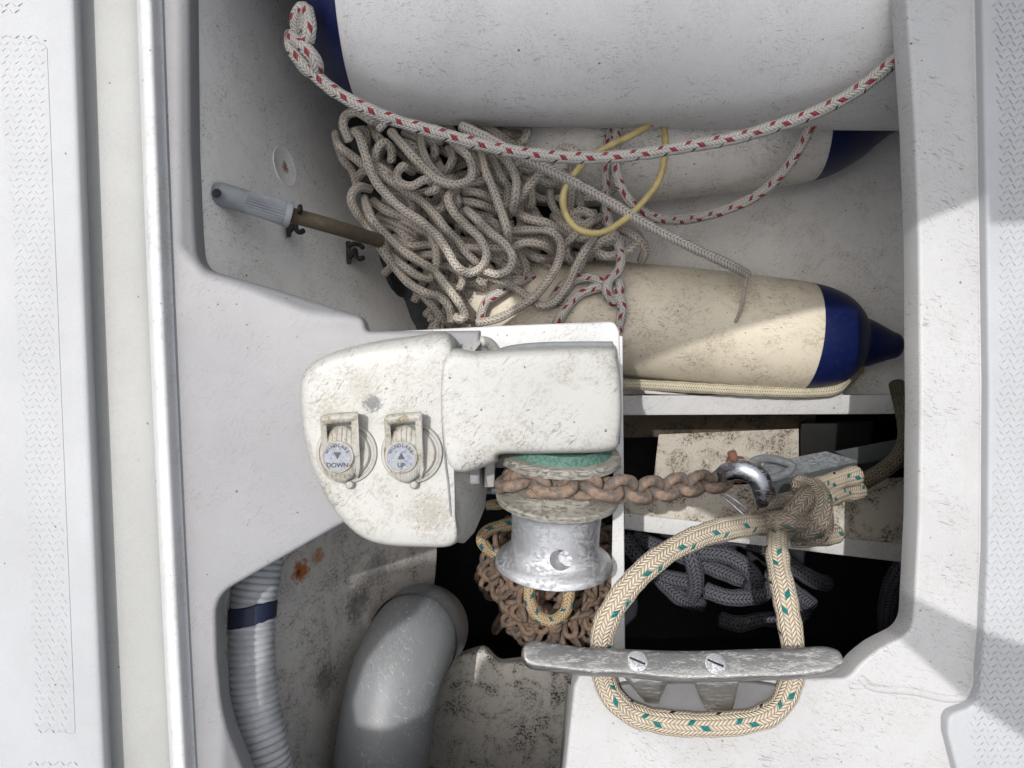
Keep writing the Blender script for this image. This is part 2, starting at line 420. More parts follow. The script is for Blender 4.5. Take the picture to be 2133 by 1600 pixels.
M['houser'] = gel('housing_paint', (.41, .408, .388), dirt=.3, scr=.8, specks=.4, seed=12, dirtcol=(.15, .125, .085), rough=.33, grain=.3,
    spots=[(P(775, 840, .03), .0115, (.06, .07, .09), 1, 260), (P(1250, 918, .02), .012, (.30, .28, .27), 1, 180), (P(690, 850, .01), .030, (.20, .165, .11), .55, 230), (P(700, 1020, .0), .034, (.17, .14, .09), .6, 260), (P(900, 1065, .02), .030, (.2, .17, .12), .5, 280), (P(760, 1095, .0), .03, (.18, .15, .1), .5, 280), (P(760, 810, .02), .028, (.2, .165, .11), .35, 300), (P(1020, 935, .02), .016, (.2, .16, .1), .6, 300)])
M['switch'] = gel('switch_plastic', (.38, .37, .34), dirt=.7, scr=.3, specks=.3, seed=13, dirtcol=(.17, .13, .06), rough=.45)
M['gasket'] = plain('gasket_rubber', (.20, .21, .22), .7)
M['black'] = plain('black_plastic', (.004, .004, .005), .6)
M['ink'] = plain('printed_ink', (.02, .025, .045), .5, grain=.05)
t = NT('foil_disc'); co = t.coord(); vo = t.n('ShaderNodeTexVoronoi'); t.l(co, vo.inputs['Vector']); vo.inputs['Scale'].default_value = 420
hs = t.n('ShaderNodeHueSaturation'); hs.inputs['Saturation'].default_value = .35; hs.inputs['Value'].default_value = .45; t.l(vo.outputs['Color'], hs.inputs['Color'])
M['foil'] = t.fin(t.mix(.62, hs.outputs[0], (.17, .19, .25)), .5, t.bump(t.noise(co, 500, 4, .7), .5, .0005), 0)
M['alu'] = metal_mat('cast_aluminium', (.66, .67, .70), .34, .45, (.26, .26, .25), 190, metal=.95, bumpk=.5, stretch=1.5)
M['cleat'] = metal_mat('cleat_metal', (.27, .265, .26), .28, .6, (.48, .48, .47), 38, seed=3, metal=.88, bumpk=.3, stretch=5)
M['gypsy'] = metal_mat('gypsy_metal', (.46, .44, .39), .55, .8, (.22, .175, .12), 130, seed=5, metal=.4, bumpk=.9)
t = NT('verdigris'); co = t.coord(); n = t.noise(co, 300, 6, .75)
M['green'] = t.fin(t.mix(t.ramp(n, .35, .65), (.03, .09, .07), (.11, .21, .17)), .8, t.bump(n, .5, .001))
M['rust'] = rust_mat('rusty_chain', (.36, .235, .16), (.12, .125, .135), (.48, .38, .29), seed=1, scale=110)
M['rust2'] = rust_mat('rusty_heap_chain', (.27, .175, .12), (.10, .10, .105), (.46, .33, .23), seed=2, scale=60)
M['rustbolt'] = rust_mat('rusty_bolt', (.25, .09, .05), (.2, .1, .07), (.35, .16, .1), seed=4)
M['brass'] = rust_mat('tarnished_tube', (.13, .095, .055), (.26, .24, .21), (.06, .04, .03), seed=6, scale=60, thr=(.5, .8))
M['galv'] = metal_mat('galvanised_anchor', (.25, .27, .29), .5, .55, (.45, .46, .46), 150, seed=8, metal=.5, bumpk=.8)
M['steel'] = metal_mat('stainless', (.50, .51, .55), .22, .25, (.3, .3, .32), 60, seed=9, metal=1, bumpk=.12)
M['grip'] = plain('grey_grip', (.25, .265, .29), .5, grain=.2)
M['pvc'] = gel('grey_pipe', (.195, .208, .225), dirt=.05, scr=.75, rot=-.7, specks=.1, seed=20, rough=.4, dirtcol=(.5, .47, .4), grain=.15, scrcol=(.5, .47, .41))
M['hose'] = plain('grey_hose', (.42, .435, .46), .45, var=.25)
M['navy'] = plain('navy_tape', (.008, .016, .045), .5, grain=.6)
M['blue'] = None
t = NT('blue_vinyl'); co = t.coord(); n = t.ramp(t.noise(co, 120, 6, .75), .52, .75)
M['blue'] = t.fin(t.mix(t.math('MULTIPLY', n, .35), (.003, .008, .058), (.06, .08, .14)), .42, t.bump(t.noise(co, 900, 3, .6), .4, .0005))
M['fender'] = gel('fender_vinyl', (.78, .745, .70), dirt=.25, scr=.75, specks=.5, seed=14, rot=1.5, rough=.45, dirtcol=(.18, .14, .09), grain=.5)
M['fenderb'] = gel('big_fender_vinyl', (.79, .775, .77), dirt=.12, scr=.42, specks=.12, seed=15, rot=1.5, rough=.5, dirtcol=(.3, .27, .25), grain=.8)
M['fenderc'] = gel('speckled_fender_vinyl', (.63, .57, .455), dirt=.3, scr=.7, specks=1.1, seed=16, rot=1.5, rough=.42, dirtcol=(.16, .10, .05), grain=.4)
t = NT('awning_canvas'); t.fin((.88, .88, .87), .9)
tr = t.n('ShaderNodeBsdfTranslucent'); tr.inputs[0].default_value = (.88, .88, .87, 1); mx = t.n('ShaderNodeMixShader'); mx.inputs[0].default_value = .82
t.l(t.b.outputs[0], mx.inputs[1]); t.l(tr.outputs[0], mx.inputs[2]); t.l(mx.outputs[0], t.out.inputs[0]); M['canvas'] = t.m  # for the added upper sheet, lets light through to soften its shade
t = NT('grey_canvas'); t.fin((.3, .3, .3), .9)
tr = t.n('ShaderNodeBsdfTranslucent'); tr.inputs[0].default_value = (.5, .5, .5, 1); mx = t.n('ShaderNodeMixShader'); mx.inputs[0].default_value = .5
t.l(t.b.outputs[0], mx.inputs[1]); t.l(tr.outputs[0], mx.inputs[2]); t.l(mx.outputs[0], t.out.inputs[0]); M['canvas2'] = t.m  # for the added sheet over the hose, lets less light through
M['webbing'] = plain('dark_webbing', (.06, .06, .065), .9)  # opaque, for the added sheet that shades the knot
RW = .0061
M['rope'] = rope_mat('grey_braid', (.52, .47, .41), (.14, .12, .095), RW, 6, pitch=.0054, dirt=.45)
M['ropew'] = rope_mat('white_braid', (.52, .485, .44), (.15, .13, .11), RW, 6, pitch=.0054, dirt=.25, seed=2)
M['ropey'] = rope_mat('cream_line', (.55, .50, .38), (.22, .18, .12), .006, 8, dirt=.3, seed=5)
M['roper'] = rope_mat('red_fleck_braid', (.56, .53, .49), (.34, .31, .28), .0075, 8, dirt=.2, seed=3,
    flecks=[((.28, .03, .045), .034, 0, .0080, 0, 4), ((.28, .035, .05), .034, .009, .006, 1, 4), ((.04, .03, .05), .034, .003, .003, 3, 4)])
M['ropes'] = rope_mat('teal_fleck_braid', (.60, .52, .41), (.36, .29, .21), .0125, 14, dirt=.2, seed=4, shade_spots=[(P(1665, 1065, -.10), .085, .85)],  # darker knot: its shade is painted into the rope colour
    flecks=[((.0, .17, .17), .05, 0, .0075, 0, 7), ((.0, .17, .17), .05, .009, .006, 1, 7), ((.015, .015, .02), .05, .027, .004, 3, 7)])
M['ropet'] = rope_mat('thin_teal_braid', (.50, .39, .24), (.2, .14, .08), .008, 8, dirt=.35, seed=4,
    flecks=[((.01, .13, .18), .03, 0, .009, 0, 4), ((.01, .12, .2), .03, .012, .007, 2, 4)])
M['ropen'] = rope_mat('navy_braid', (.13, .135, .16), (.006, .006, .01), .0125, 10, dirt=.3, seed=6)
M['hoseY'] = plain('yellowed_hose', (.50, .40, .17), .4, var=.3)

# ------------------------------------------------------------------ the setting: deck, channel, rim, locker liner
ys = [-260, 0, 300, 600, 1000, 1300, 1600, 1860]
def lx(y, a, b, c):   # quadratic through y=0,800,1600
    t_ = y / 800; return a * (t_ - 1) * (t_ - 2) / 2 + b * t_ * (2 - t_) + c * t_ * (t_ - 1) / 2
def strip(name, cols, mat, parent=None, sub=2):
    """cols: (x at y=0, x at 800, x at 1600, z)"""
    rows = [[P(lx(y, a, b, c), y, z) for y in ys] for (a, b, c, z) in cols]
    return loft(name, rows, mat, parent, sub)
struct(strip('deck', [(-4000, -4000, -4000, .0), (-1200, -1200, -1200, .0), (-300, -300, -300, .0), (100, 135, 178, .0), (140, 168, 204, .0), (154, 183, 217, -.002), (160, 189, 224, -.008), (164, 194, 229, -.024), (168, 198, 233, -.03)], M['deck']))
struct(strip('gutter', [(150, 180, 215, -.030), (180, 210, 245, -.030), (240, 260, 300, -.031), (272, 305, 345, -.030), (286, 318, 356, -.026), (294, 326, 364, -.012), (300, 330, 370, -.014)], M['channel']))
struct(strip('hatch_rim', [(284, 315, 354, -.03), (286, 317, 356, -.012), (290, 321, 360, .001), (296, 327, 366, .005), (308, 339, 378, .006), (318, 349, 388, .003), (325, 356, 396, -.006), (330, 361, 401, -.014), (340, 371, 411, -.017)], M['rim']))
# liner ledge (left) : plate with the locker opening cut away
LZ = -.016
ledge = rpoly([(322, -260), (390, -260), (393, 20, 60), (396, 300), (404, 480), (410, 556, 40), (560, 598), (755, 660, 16), (762, 690, 10), (1000, 688), (1000, 1010), (860, 1020), (700, 1098), (447, 1242, 42), (450, 1370), (462, 1500, 60), (520, 1640, 60), (600, 1860), (396, 1860), (364, 1200), (350, 700)])
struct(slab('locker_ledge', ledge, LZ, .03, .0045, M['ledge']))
# liner flange (right) and cleat platform (bottom)
FZ = -.012
flange = rpoly([(1886, -260), (1888, 0), (1905, 250), (1914, 500), (1917, 850), (1914, 1080), (1908, 1200), (1902, 1318, 34), (1830, 1352, 40), (1790, 1385, 30), (1768, 1413, 16), (1700, 1415), (1450, 1405), (1210, 1400, 20), (1196, 1430), (1150, 1860), (2500, 1860), (2500, -260)])
struct(slab('locker_flange', flange, FZ, .035, .004, M['flange']))
dk = rpoly([(2040, -260), (2046, 0), (2054, 400), (2060, 800), (2058, 1150), (2050, 1330), (2042, 1440, 30), (2028, 1472, 20), (1975, 1490, 30), (1975, 1530), (2060, 1860), (3600, 1860), (3600, -260)])
struct(slab('side_deck', dk, .002, .022, .0035, M['deck']))
# small raised roll along the flange's outer edge
tube('flange_roll', [P(x, y, FZ - .001) for x, y in [(2022, -200), (2030, 0), (2040, 400), (2046, 800), (2044, 1150), (2038, 1320), (2026, 1430), (1985, 1455), (1900, 1440), (1820, 1432), (1790, 1410)]], .0045, M['flange'], nseg=16, flat=.6)
struct(bpy.data.objects['flange_roll'])
# surrounding deck north and south so that it stands on a real foredeck
for nm, (x0, x1, y0, y1) in {'foredeck': (-4000, 3600, -4000, -235), 'side_walk': (-4000, 3600, 1830, 5600)}.items():
    struct(slab(nm, [(x0, y0), (x1, y0), (x1, y1), (x0, y1)], .0085, .045, .003, M['deck']))
struct(slab('locker_sill', rpoly([(380, 1685), (1240, 1685), (1240, 1900), (380, 1900)]), .0, .03, .004, M['ledge']))
# anti-slip treads pressed into the deck
def tread(name, inside, x0, x1, y0, y1, z, ang0, pitch=13.5):
    mb = MB(); i = 0; y = y0
    while y < y1:
        x = x0 + (pitch / 2 if i % 2 else 0); j = 0
        while x < x1:
            if inside(x, y):
                a = ang0 + (math.pi / 2 if (i + j) % 2 else 0)
                c = P(x, y, z); Lh = mm(7.2); Wh = mm(1.5)
                d = Vector((math.cos(a), math.sin(a), 0)); n_ = Vector((-d.y, d.x, 0)); V = []
                V += [c - d * Lh, c + n_ * Wh, c + d * Lh, c - n_ * Wh]; V = [v - Vector((0, 0, .0004)) for v in V]
                V += [c - d * Lh * .7 + Vector((0, 0, .0010)), c + d * Lh * .7 + Vector((0, 0, .0010))]
                mb.add(V, [(0, 3, 5, 4), (3, 2, 5), (2, 1, 4, 5), (1, 0, 4)])
            x += pitch; j += 1
        y += pitch; i += 1
    return struct(mb.build(name, M['deck']))
def inL(x, y):
    t_ = (y - 75) / (1535 - 75)
    return 75 < y < 1535 and lx(y, -12, 40, 72) + 6 < x < lx(y, 92, 125, 158) - 6
tread('anti_slip_tread', lambda x, y: inL(x, y) or (y < 28 and x < 60 - y) or (y > 1580 and 60 < x < 158), -200, 170, -260, 1860, .0, R(38))
tread('side_tread', lambda x, y: x > lx(y, 2066, 2078, 2010) + (0 if y > 430 else 0) and (y < 1480 or x > 1990 + (y - 1480) * .42), 1990, 2500, -260, 1860, .0022, R(38))
# raised pad under the left tread
pad = [(lx(y, -10, 42, 70), y) for y in range(72, 1540, 60)] + [(lx(y, 94, 127, 160), y) for y in range(1532, 70, -60)]
pad = rpoly([(p[0], p[1], 14 if i in (0, 24, 25, len(pad) - 1) else 0) for i, p in enumerate(pad)])
struct(slab('tread_pad', pad, .0006, .002, .0007, M['deck']))

# --- locker interior
WB = -.43
rows = []
for (xs, z) in [((392, 392, 392, 392, 392, 392, 392), -.03), ((405, 410, 412, 420, 430, 440, 450), -.045), ((560, 560, 565, 580, 610, 650, 700), -.22), ((690, 705, 715, 735, 800, 870, 930), -.42), ((730, 740, 750, 770, 840, 900, 960), -.452)]:
    rows.append([P(x, y, z) for x, y in zip(xs, (-420, 0, 200, 380, 540, 660, 800))])
struct(loft('locker_wall', rows, M['wall'], sub=3))
rows = []
for (xs, z) in [((430, 428, 428, 430, 440, 470), -.02), ((470, 470, 478, 488, 500, 540), -.13), ((610, 600, 596, 600, 612, 640), -.185), ((740, 720, 700, 690, 690, 700), -.29), ((872, 880, 862, 810, 780, 770), -.44), ((885, 915, 905, 880, 860, 850), -.48)]:
    rows.append([P(x, y, z) for x, y in zip(xs, (980, 1100, 1230, 1380, 1520, 1900))])
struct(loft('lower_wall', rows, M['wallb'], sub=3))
# upper locker floor: a hull side that rises a little to the right
rows = []
for y, z0 in ((-420, -.44), (100, -.45), (420, -.46), (700, -.46), (822, -.455)):
    rows.append([P(x, y, z0 + dz) for x, dz in ((680, 0), (1100, 0), (1500, .0), (1800, .03), (2050, .10), (2300, .25))])
struct(loft('locker_floor', rows, M['floor'], sub=3))
# far walls of the locker under the deck
mb = MB()
mb.add([P(x, -430, z) for x, z in ((300, 0), (2400, 0))] + [Vector((P(2400, -430, 0).x, P(0, -430, 0).y, -.5)), Vector((P(300, -430, 0).x, P(0, -430, 0).y, -.5))], [(0, 1, 2, 3)])
struct(mb.build('locker_back_wall', M['wall']))
# lower floor around the pipe
fl = rpoly([(700, 1480), (860, 1400), (905, 1352, 20), (960, 1368), (1010, 1352, 15), (1040, 1385, 12), (1100, 1378), (1180, 1395, 20), (1300, 1400), (1300, 1950), (600, 1950)])
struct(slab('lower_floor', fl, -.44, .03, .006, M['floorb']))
# chain locker: deep dark bin
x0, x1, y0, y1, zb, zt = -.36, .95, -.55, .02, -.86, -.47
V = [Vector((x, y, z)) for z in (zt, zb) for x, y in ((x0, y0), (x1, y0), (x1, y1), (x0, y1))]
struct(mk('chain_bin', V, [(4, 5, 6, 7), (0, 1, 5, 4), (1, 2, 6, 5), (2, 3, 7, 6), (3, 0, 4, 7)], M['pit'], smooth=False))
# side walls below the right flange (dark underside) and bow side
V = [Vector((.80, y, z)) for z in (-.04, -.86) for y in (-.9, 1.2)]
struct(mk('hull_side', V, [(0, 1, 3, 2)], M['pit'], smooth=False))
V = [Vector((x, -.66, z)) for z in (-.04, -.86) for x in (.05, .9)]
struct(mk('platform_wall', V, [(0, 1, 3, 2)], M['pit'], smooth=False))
# stained front wall of the cleat platform (left side face)
loft_rows = [[P(1204, 1425, -.03), P(1180, 1650, -.03), P(1150, 1900, -.03)], [P(1190, 1430, -.2), P(1165, 1650, -.2), P(1140, 1900, -.2)], [P(1180, 1420, -.46), P(1160, 1650, -.46), P(1140, 1900, -.46)]]
struct(loft('platform_side', loft_rows, M['white'], sub=1))

# ------------------------------------------------------------------ shelves and boards in the bow half
def board(name, pts_top, z, thick, mat, label, cat, bev=.003, group=None):
    o = slab(name, pts_top, z, thick, bev, mat); tag(o, label, cat, group); return o
def prism(name, top, bot, mat, parent=None, bev=.002):
    """top/bot: matching lists of (px,py,z)"""
    n = len(top); V = [P(*p) for p in top] + [P(*p) for p in bot]
    F = [tuple(range(n)), tuple(range(2 * n - 1, n - 1, -1))] + [(i, i + n, (i + 1) % n + n, (i + 1) % n) for i in range(n)]
    o = mk(name, V, F, mat, parent, smooth=False); return bevel(o, bev)
o = prism('shelf_board', [(1240, 824, -.36), (2100, 822, -.36), (2100, 862, -.372), (1240, 866, -.372)], [(1240, 824, -.385), (2100, 822, -.385), (2100, 846, -.40), (1240, 850, -.40)], M['white'])
tag(o, 'narrow white shelf edge running below the speckled fender', 'shelf')
prism_o = prism('backing_block', [(1372, 905, -.50), (1664, 893, -.50), (1664, 1000, -.53), (1360, 1010, -.53)], [(1372, 905, -.56), (1664, 893, -.56), (1664, 1000, -.58), (1360, 1010, -.58)], M['dirtyboard'])
tag(prism_o, 'grimy cream block behind the chain, under the white shelf', 'block')
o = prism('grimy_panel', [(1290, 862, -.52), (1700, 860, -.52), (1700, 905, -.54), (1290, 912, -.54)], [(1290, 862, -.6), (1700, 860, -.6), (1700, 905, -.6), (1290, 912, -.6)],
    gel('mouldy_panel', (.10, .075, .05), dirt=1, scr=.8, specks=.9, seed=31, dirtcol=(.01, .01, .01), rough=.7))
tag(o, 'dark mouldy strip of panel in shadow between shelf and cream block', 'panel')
o = prism('lower_shelf', [(1300, 1020, -.40), (2100, 985, -.40), (2100, 1158, -.40), (1300, 1068, -.40)], [(1300, 1020, -.43), (2100, 985, -.43), (2100, 1196, -.42), (1300, 1102, -.42)], M['dirtyboard'])
tag(o, 'slanting stained shelf with white front edge, beneath the knot', 'shelf')
o = prism('shelf_edging', [(1298, 1071, -.396), (2100, 1160, -.396), (2100, 1163, -.396), (1298, 1074, -.396)], [(1298, 1085, -.427), (2100, 1192, -.427), (2100, 1196, -.427), (1298, 1090, -.427)], M['white'], bev=.001)
bpy.data.objects.remove(o)
ed = prism('shelf_edge', [(1300, 1069, -.394), (2100, 1159, -.394), (2100, 1198, -.394), (1300, 1103, -.394)], [(1300, 1069, -.44), (2100, 1159, -.44), (2100, 1190, -.44), (1300, 1098, -.44)], M['white'])
tag(ed, 'white painted batten along the front of the stained slanting shelf', 'batten')
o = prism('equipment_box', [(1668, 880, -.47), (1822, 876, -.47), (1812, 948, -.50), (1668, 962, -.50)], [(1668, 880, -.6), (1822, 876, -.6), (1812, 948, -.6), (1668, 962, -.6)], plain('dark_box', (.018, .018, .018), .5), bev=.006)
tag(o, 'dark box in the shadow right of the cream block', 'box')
# anchor: shank, fluke end, bolt eye
an = thing('anchor', 'grey galvanised anchor shank poking from under the flange, with a shackle at its end', 'anchor', P(1700, 980, -.3))
prism('shank', [(1590, 965, -.285), (1720, 940, -.285), (1785, 958, -.285), (1786, 962, -.285), (1620, 1000, -.285), (1588, 1000, -.285)],
    [(1590, 968, -.30), (1720, 945, -.33), (1786, 990, -.32), (1786, 990, -.32), (1620, 1030, -.31), (1588, 1016, -.31)], M['galv'], an, .0015)
prism('shank_tail', [(1735, 940, -.30), (1905, 908, -.30), (2000, 890, -.30), (2000, 930, -.30), (1890, 950, -.30), (1788, 968, -.30)],
    [(1735, 950, -.36), (1905, 920, -.36), (2000, 900, -.36), (2000, 950, -.36), (1890, 975, -.36), (1788, 990, -.33)], plain('dark_galvanised', (.035, .045, .045), .6), an, .003)  # tail's shade under the flange is painted in as a dark colour
tube('eye', [P(x, y, -.275) for x, y in [(1560, 995), (1565, 965), (1600, 955), (1650, 970), (1625, 992), (1570, 1002)]], .006, M['galv'], an)

# thick grey warp hanging behind the anchor on the right
o = tube('mooring_rope', [P(*p) for p in [(1868, 800, -.36), (1884, 870, -.32), (1886, 920, -.285), (1862, 962, -.27), (1815, 995, -.27), (1760, 1020, -.27), (1700, 1050, -.28)]], .0115, rope_mat('old_warp', (.16, .14, .10), (.05, .04, .03), .016, 14, dirt=.6), nseg=20)
tag(o, 'thick dirty rope curving down behind the anchor shank at the right edge', 'rope')
o = tube('mooring_rope', [P(*p) for p in [(1905, 1150, -.45), (1868, 1200, -.47), (1850, 1260, -.5), (1852, 1330, -.55), (1880, 1400, -.6)]], .016, M['ropen'], nseg=20)
tag(o, 'navy rope hanging in the black corner of the locker at right', 'rope')

# ------------------------------------------------------------------ windlass
wl = thing('windlass', 'white anchor windlass with two foot switches, chain wheel and silver drum', 'windlass', P(1000, 900, -.07))
# mounting box the windlass stands on: white plate and thin upright board
plate = thing('windlass_mount', 'white mounting plate and thin upright board under the windlass', 'mount', P(1200, 800, -.1))
slab('plate', rpoly([(820, 690, 8), (1050, 678), (1280, 669, 14), (1291, 690), (1297, 960), (1297, 975), (980, 975), (760, 960), (770, 700)]), -.075, .02, .003, M['white'], plate)
prism('upright_board', [(1283, 700, -.078), (1297, 700, -.078), (1303, 1500, -.11), (1268, 1500, -.11)], [(1283, 700, -.42), (1294, 700, -.42), (1296, 1420, -.42), (1276, 1420, -.42)], M['white'], plate, .0015)
def zbody(x, y):
    return .030 + .05 * min(0, x + .13) + .02 * y * 0
T = [(662, 800), (700, 780), (780, 768), (860, 764), (925, 762), (936, 800), (940, 880), (942, 955), (944, 1010), (944, 1060), (940, 1100), (880, 1108), (800, 1098), (748, 1062), (706, 1000), (672, 925), (655, 855)]
B = [(642, 775), (690, 738), (770, 714), (860, 700), (938, 694), (952, 760), (953, 880), (954, 955), (955, 1000), (956, 1060), (954, 1124), (880, 1131), (780, 1120), (715, 1070), (668, 990), (646, 920), (638, 850)]
cowl('housing', T, B, zbody, -.085, M['houser'], wl, n=6.0, ns=16)
T = [(934, 778), (1000, 768), (1120, 762), (1235, 760), (1258, 775), (1266, 830), (1262, 880), (1240, 905), (1130, 918), (1040, 922), (985, 935), (936, 945)]
B = [(926, 745), (1000, 731), (1120, 724), (1262, 722), (1282, 745), (1290, 830), (1286, 905), (1266, 938), (1130, 943), (1044, 944), (1032, 963), (940, 966)]
cowl('gearbox_cover', T, B, lambda x, y: .033, -.085, M['houser'], wl, n=5.6, ns=16)
A_ = [P(944, 950, .024), P(947, 1000, .026), P(948, 1060, .024), P(948, 1108, .012), P(944, 1126, -.02)]
B_ = [P(1012, 955, -.07), P(1018, 1000, -.07), P(1010, 1060, -.07), P(990, 1108, -.07), P(968, 1132, -.07)]
C_ = [P(930, y, -.07) for y in (955, 1000, 1060, 1108, 1128)]; D_ = [P(930, 955, .018), P(930, 1000, .018), P(930, 1060, .018), P(930, 1100, .005), P(930, 1120, -.02)]
V = A_ + B_ + C_ + D_; F = []
for i in range(4):
    for a, b in ((0, 5), (5, 10), (10, 15), (15, 0)): F.append((a + i, a + i + 1, b + i + 1, b + i))
F += [(0, 5, 10, 15), (4, 19, 14, 9)]
bevel(mk('end_cover', V, F, M['houser'], wl, smooth=False), .0022)
# seam between the two covers
seam = [P(986, 697, -.045), P(958, 722, -.012), P(934, 752, .012), P(922, 782, .0255), P(921, 850, .0292), P(926, 940, .0305), P(934, 1010, .0305), P(940, 1075, .029), P(948, 1105, .02), P(955, 1128, -.04)]
tube('seam', seam, .0011, M['gasket'], wl, nseg=8)
tube('gasket', [P(x, y, -.06) for x, y in [(1030, 742), (1060, 728), (1120, 721), (1200, 719), (1276, 719)]], .0042, M['gasket'], wl, nseg=12)
tube('gasket', [P(x, y, -.062) for x, y in [(1278, 722), (1282, 760), (1288, 850), (1286, 925)]], .003, M['gasket'], wl, nseg=12)
# latch on the shoulder
mb = MB()
mb.add([P(953, 744, .004), P(968, 722, .002), P(990, 697, -.03), P(1000, 696, -.034), P(1002, 715, -.01), P(980, 742, .008)] + [P(953, 746, -.06), P(968, 724, -.06), P(990, 699, -.06), P(1000, 698, -.06), P(1002, 717, -.06), P(980, 744, -.06)],
    [(0, 1, 2, 3, 4, 5), (11, 10, 9, 8, 7, 6)] + [(i, i + 6, (i + 1) % 6 + 6, (i + 1) % 6) for i in range(6)])
bevel(mb.build('latch', M['houser'], wl), .002)
tube('latch_lever', [P(1000, 712, -.02), P(1016, 714, -.028), P(1030, 728, -.035), P(1034, 744, -.04)], .006, M['houser'], wl, nseg=12)
tube('drain_stub', [P(1010, 1018, -.09), P(1050, 1020, -.1)], .006, M['galv'], wl)
prism('side_lug', [(1010, 955, -.03), (1032, 955, -.03), (1030, 1015, -.05), (1008, 1015, -.05)], [(1010, 955, -.1), (1032, 955, -.1), (1030, 1015, -.1), (1008, 1015, -.1)], M['houser'], wl)
# shaft line: chain wheel and drum
ph = R(13); roll = R(-2.0)
ax = Vector((math.sin(roll), -math.cos(roll) * math.cos(ph), -math.sin(ph))).normalized()
O = P(1166, 936, -.036)
lathe('clutch_plate', [(-.008, .0), (-.008, .050), (.0015, .057), (.0015, .03), (.0015, 0)], O, ax, M['green'], wl)
wheel_ = lathe_data([(.0, .050), (.002, .0645), (.006, .0670), (.011, .0665), (.0125, .061), (.017, .046), (.025, .039), (.036, .039), (.045, .046), (.0495, .058), (.051, .0665), (.0535, .0680), (.058, .0670), (.061, .062), (.062, .052), (.0, .05)], O, ax, 72)[:2]
# ribs on the chain wheel
mb = MB(); bx_, by_, bz_ = basis(O, O + ax)
for k in range(7):
    a = 2 * math.pi * k / 7 + .3; d = bx_ * math.cos(a) + by_ * math.sin(a)
    mb.add(*tube_data([O + ax * .020 + d * .050, O + ax * .033 + d * .045, O + ax * .047 + d * .050], .005, 8)[:2])
mb.add(*wheel_); cw = fixn(mb.build('chain_wheel', M['gypsy'], wl)); autosmooth(cw)
dr = lathe('drum', [(.0625, .0), (.0625, .0535), (.066, .0510), (.072, .0500), (.082, .0495), (.094, .0490), (.106, .0490), (.114, .0500), (.1195, .0535), (.1235, .0590), (.1275, .0640), (.131, .0660), (.134, .0662), (.1365, .0630), (.137, .058), (.135, .045), (.135, 0)], O, ax, M['alu'], wl, nseg=96)
hp = P(1174, 1163, 0); hd = (hp - cam.location).normalized()
# hole bored across the drum
cut = lathe('cut', [(-.2, 0), (-.2, .0112), (.26, .0112), (.26, 0)], P(1174, 1163, -.035), Vector((.10, -.33, -1)).normalized() * -1, M['alu'], None, nseg=40)
cut2 = lathe('cut', [(-.028, 0), (-.028, .0112), (.26, .0112), (.26, 0)], P(1174, 1163, -.030), (Vector((-.25, .12, 1))).normalized(), M['alu'], None, nseg=40)
bpy.data.objects.remove(cut)
boolean(dr, [cut2])

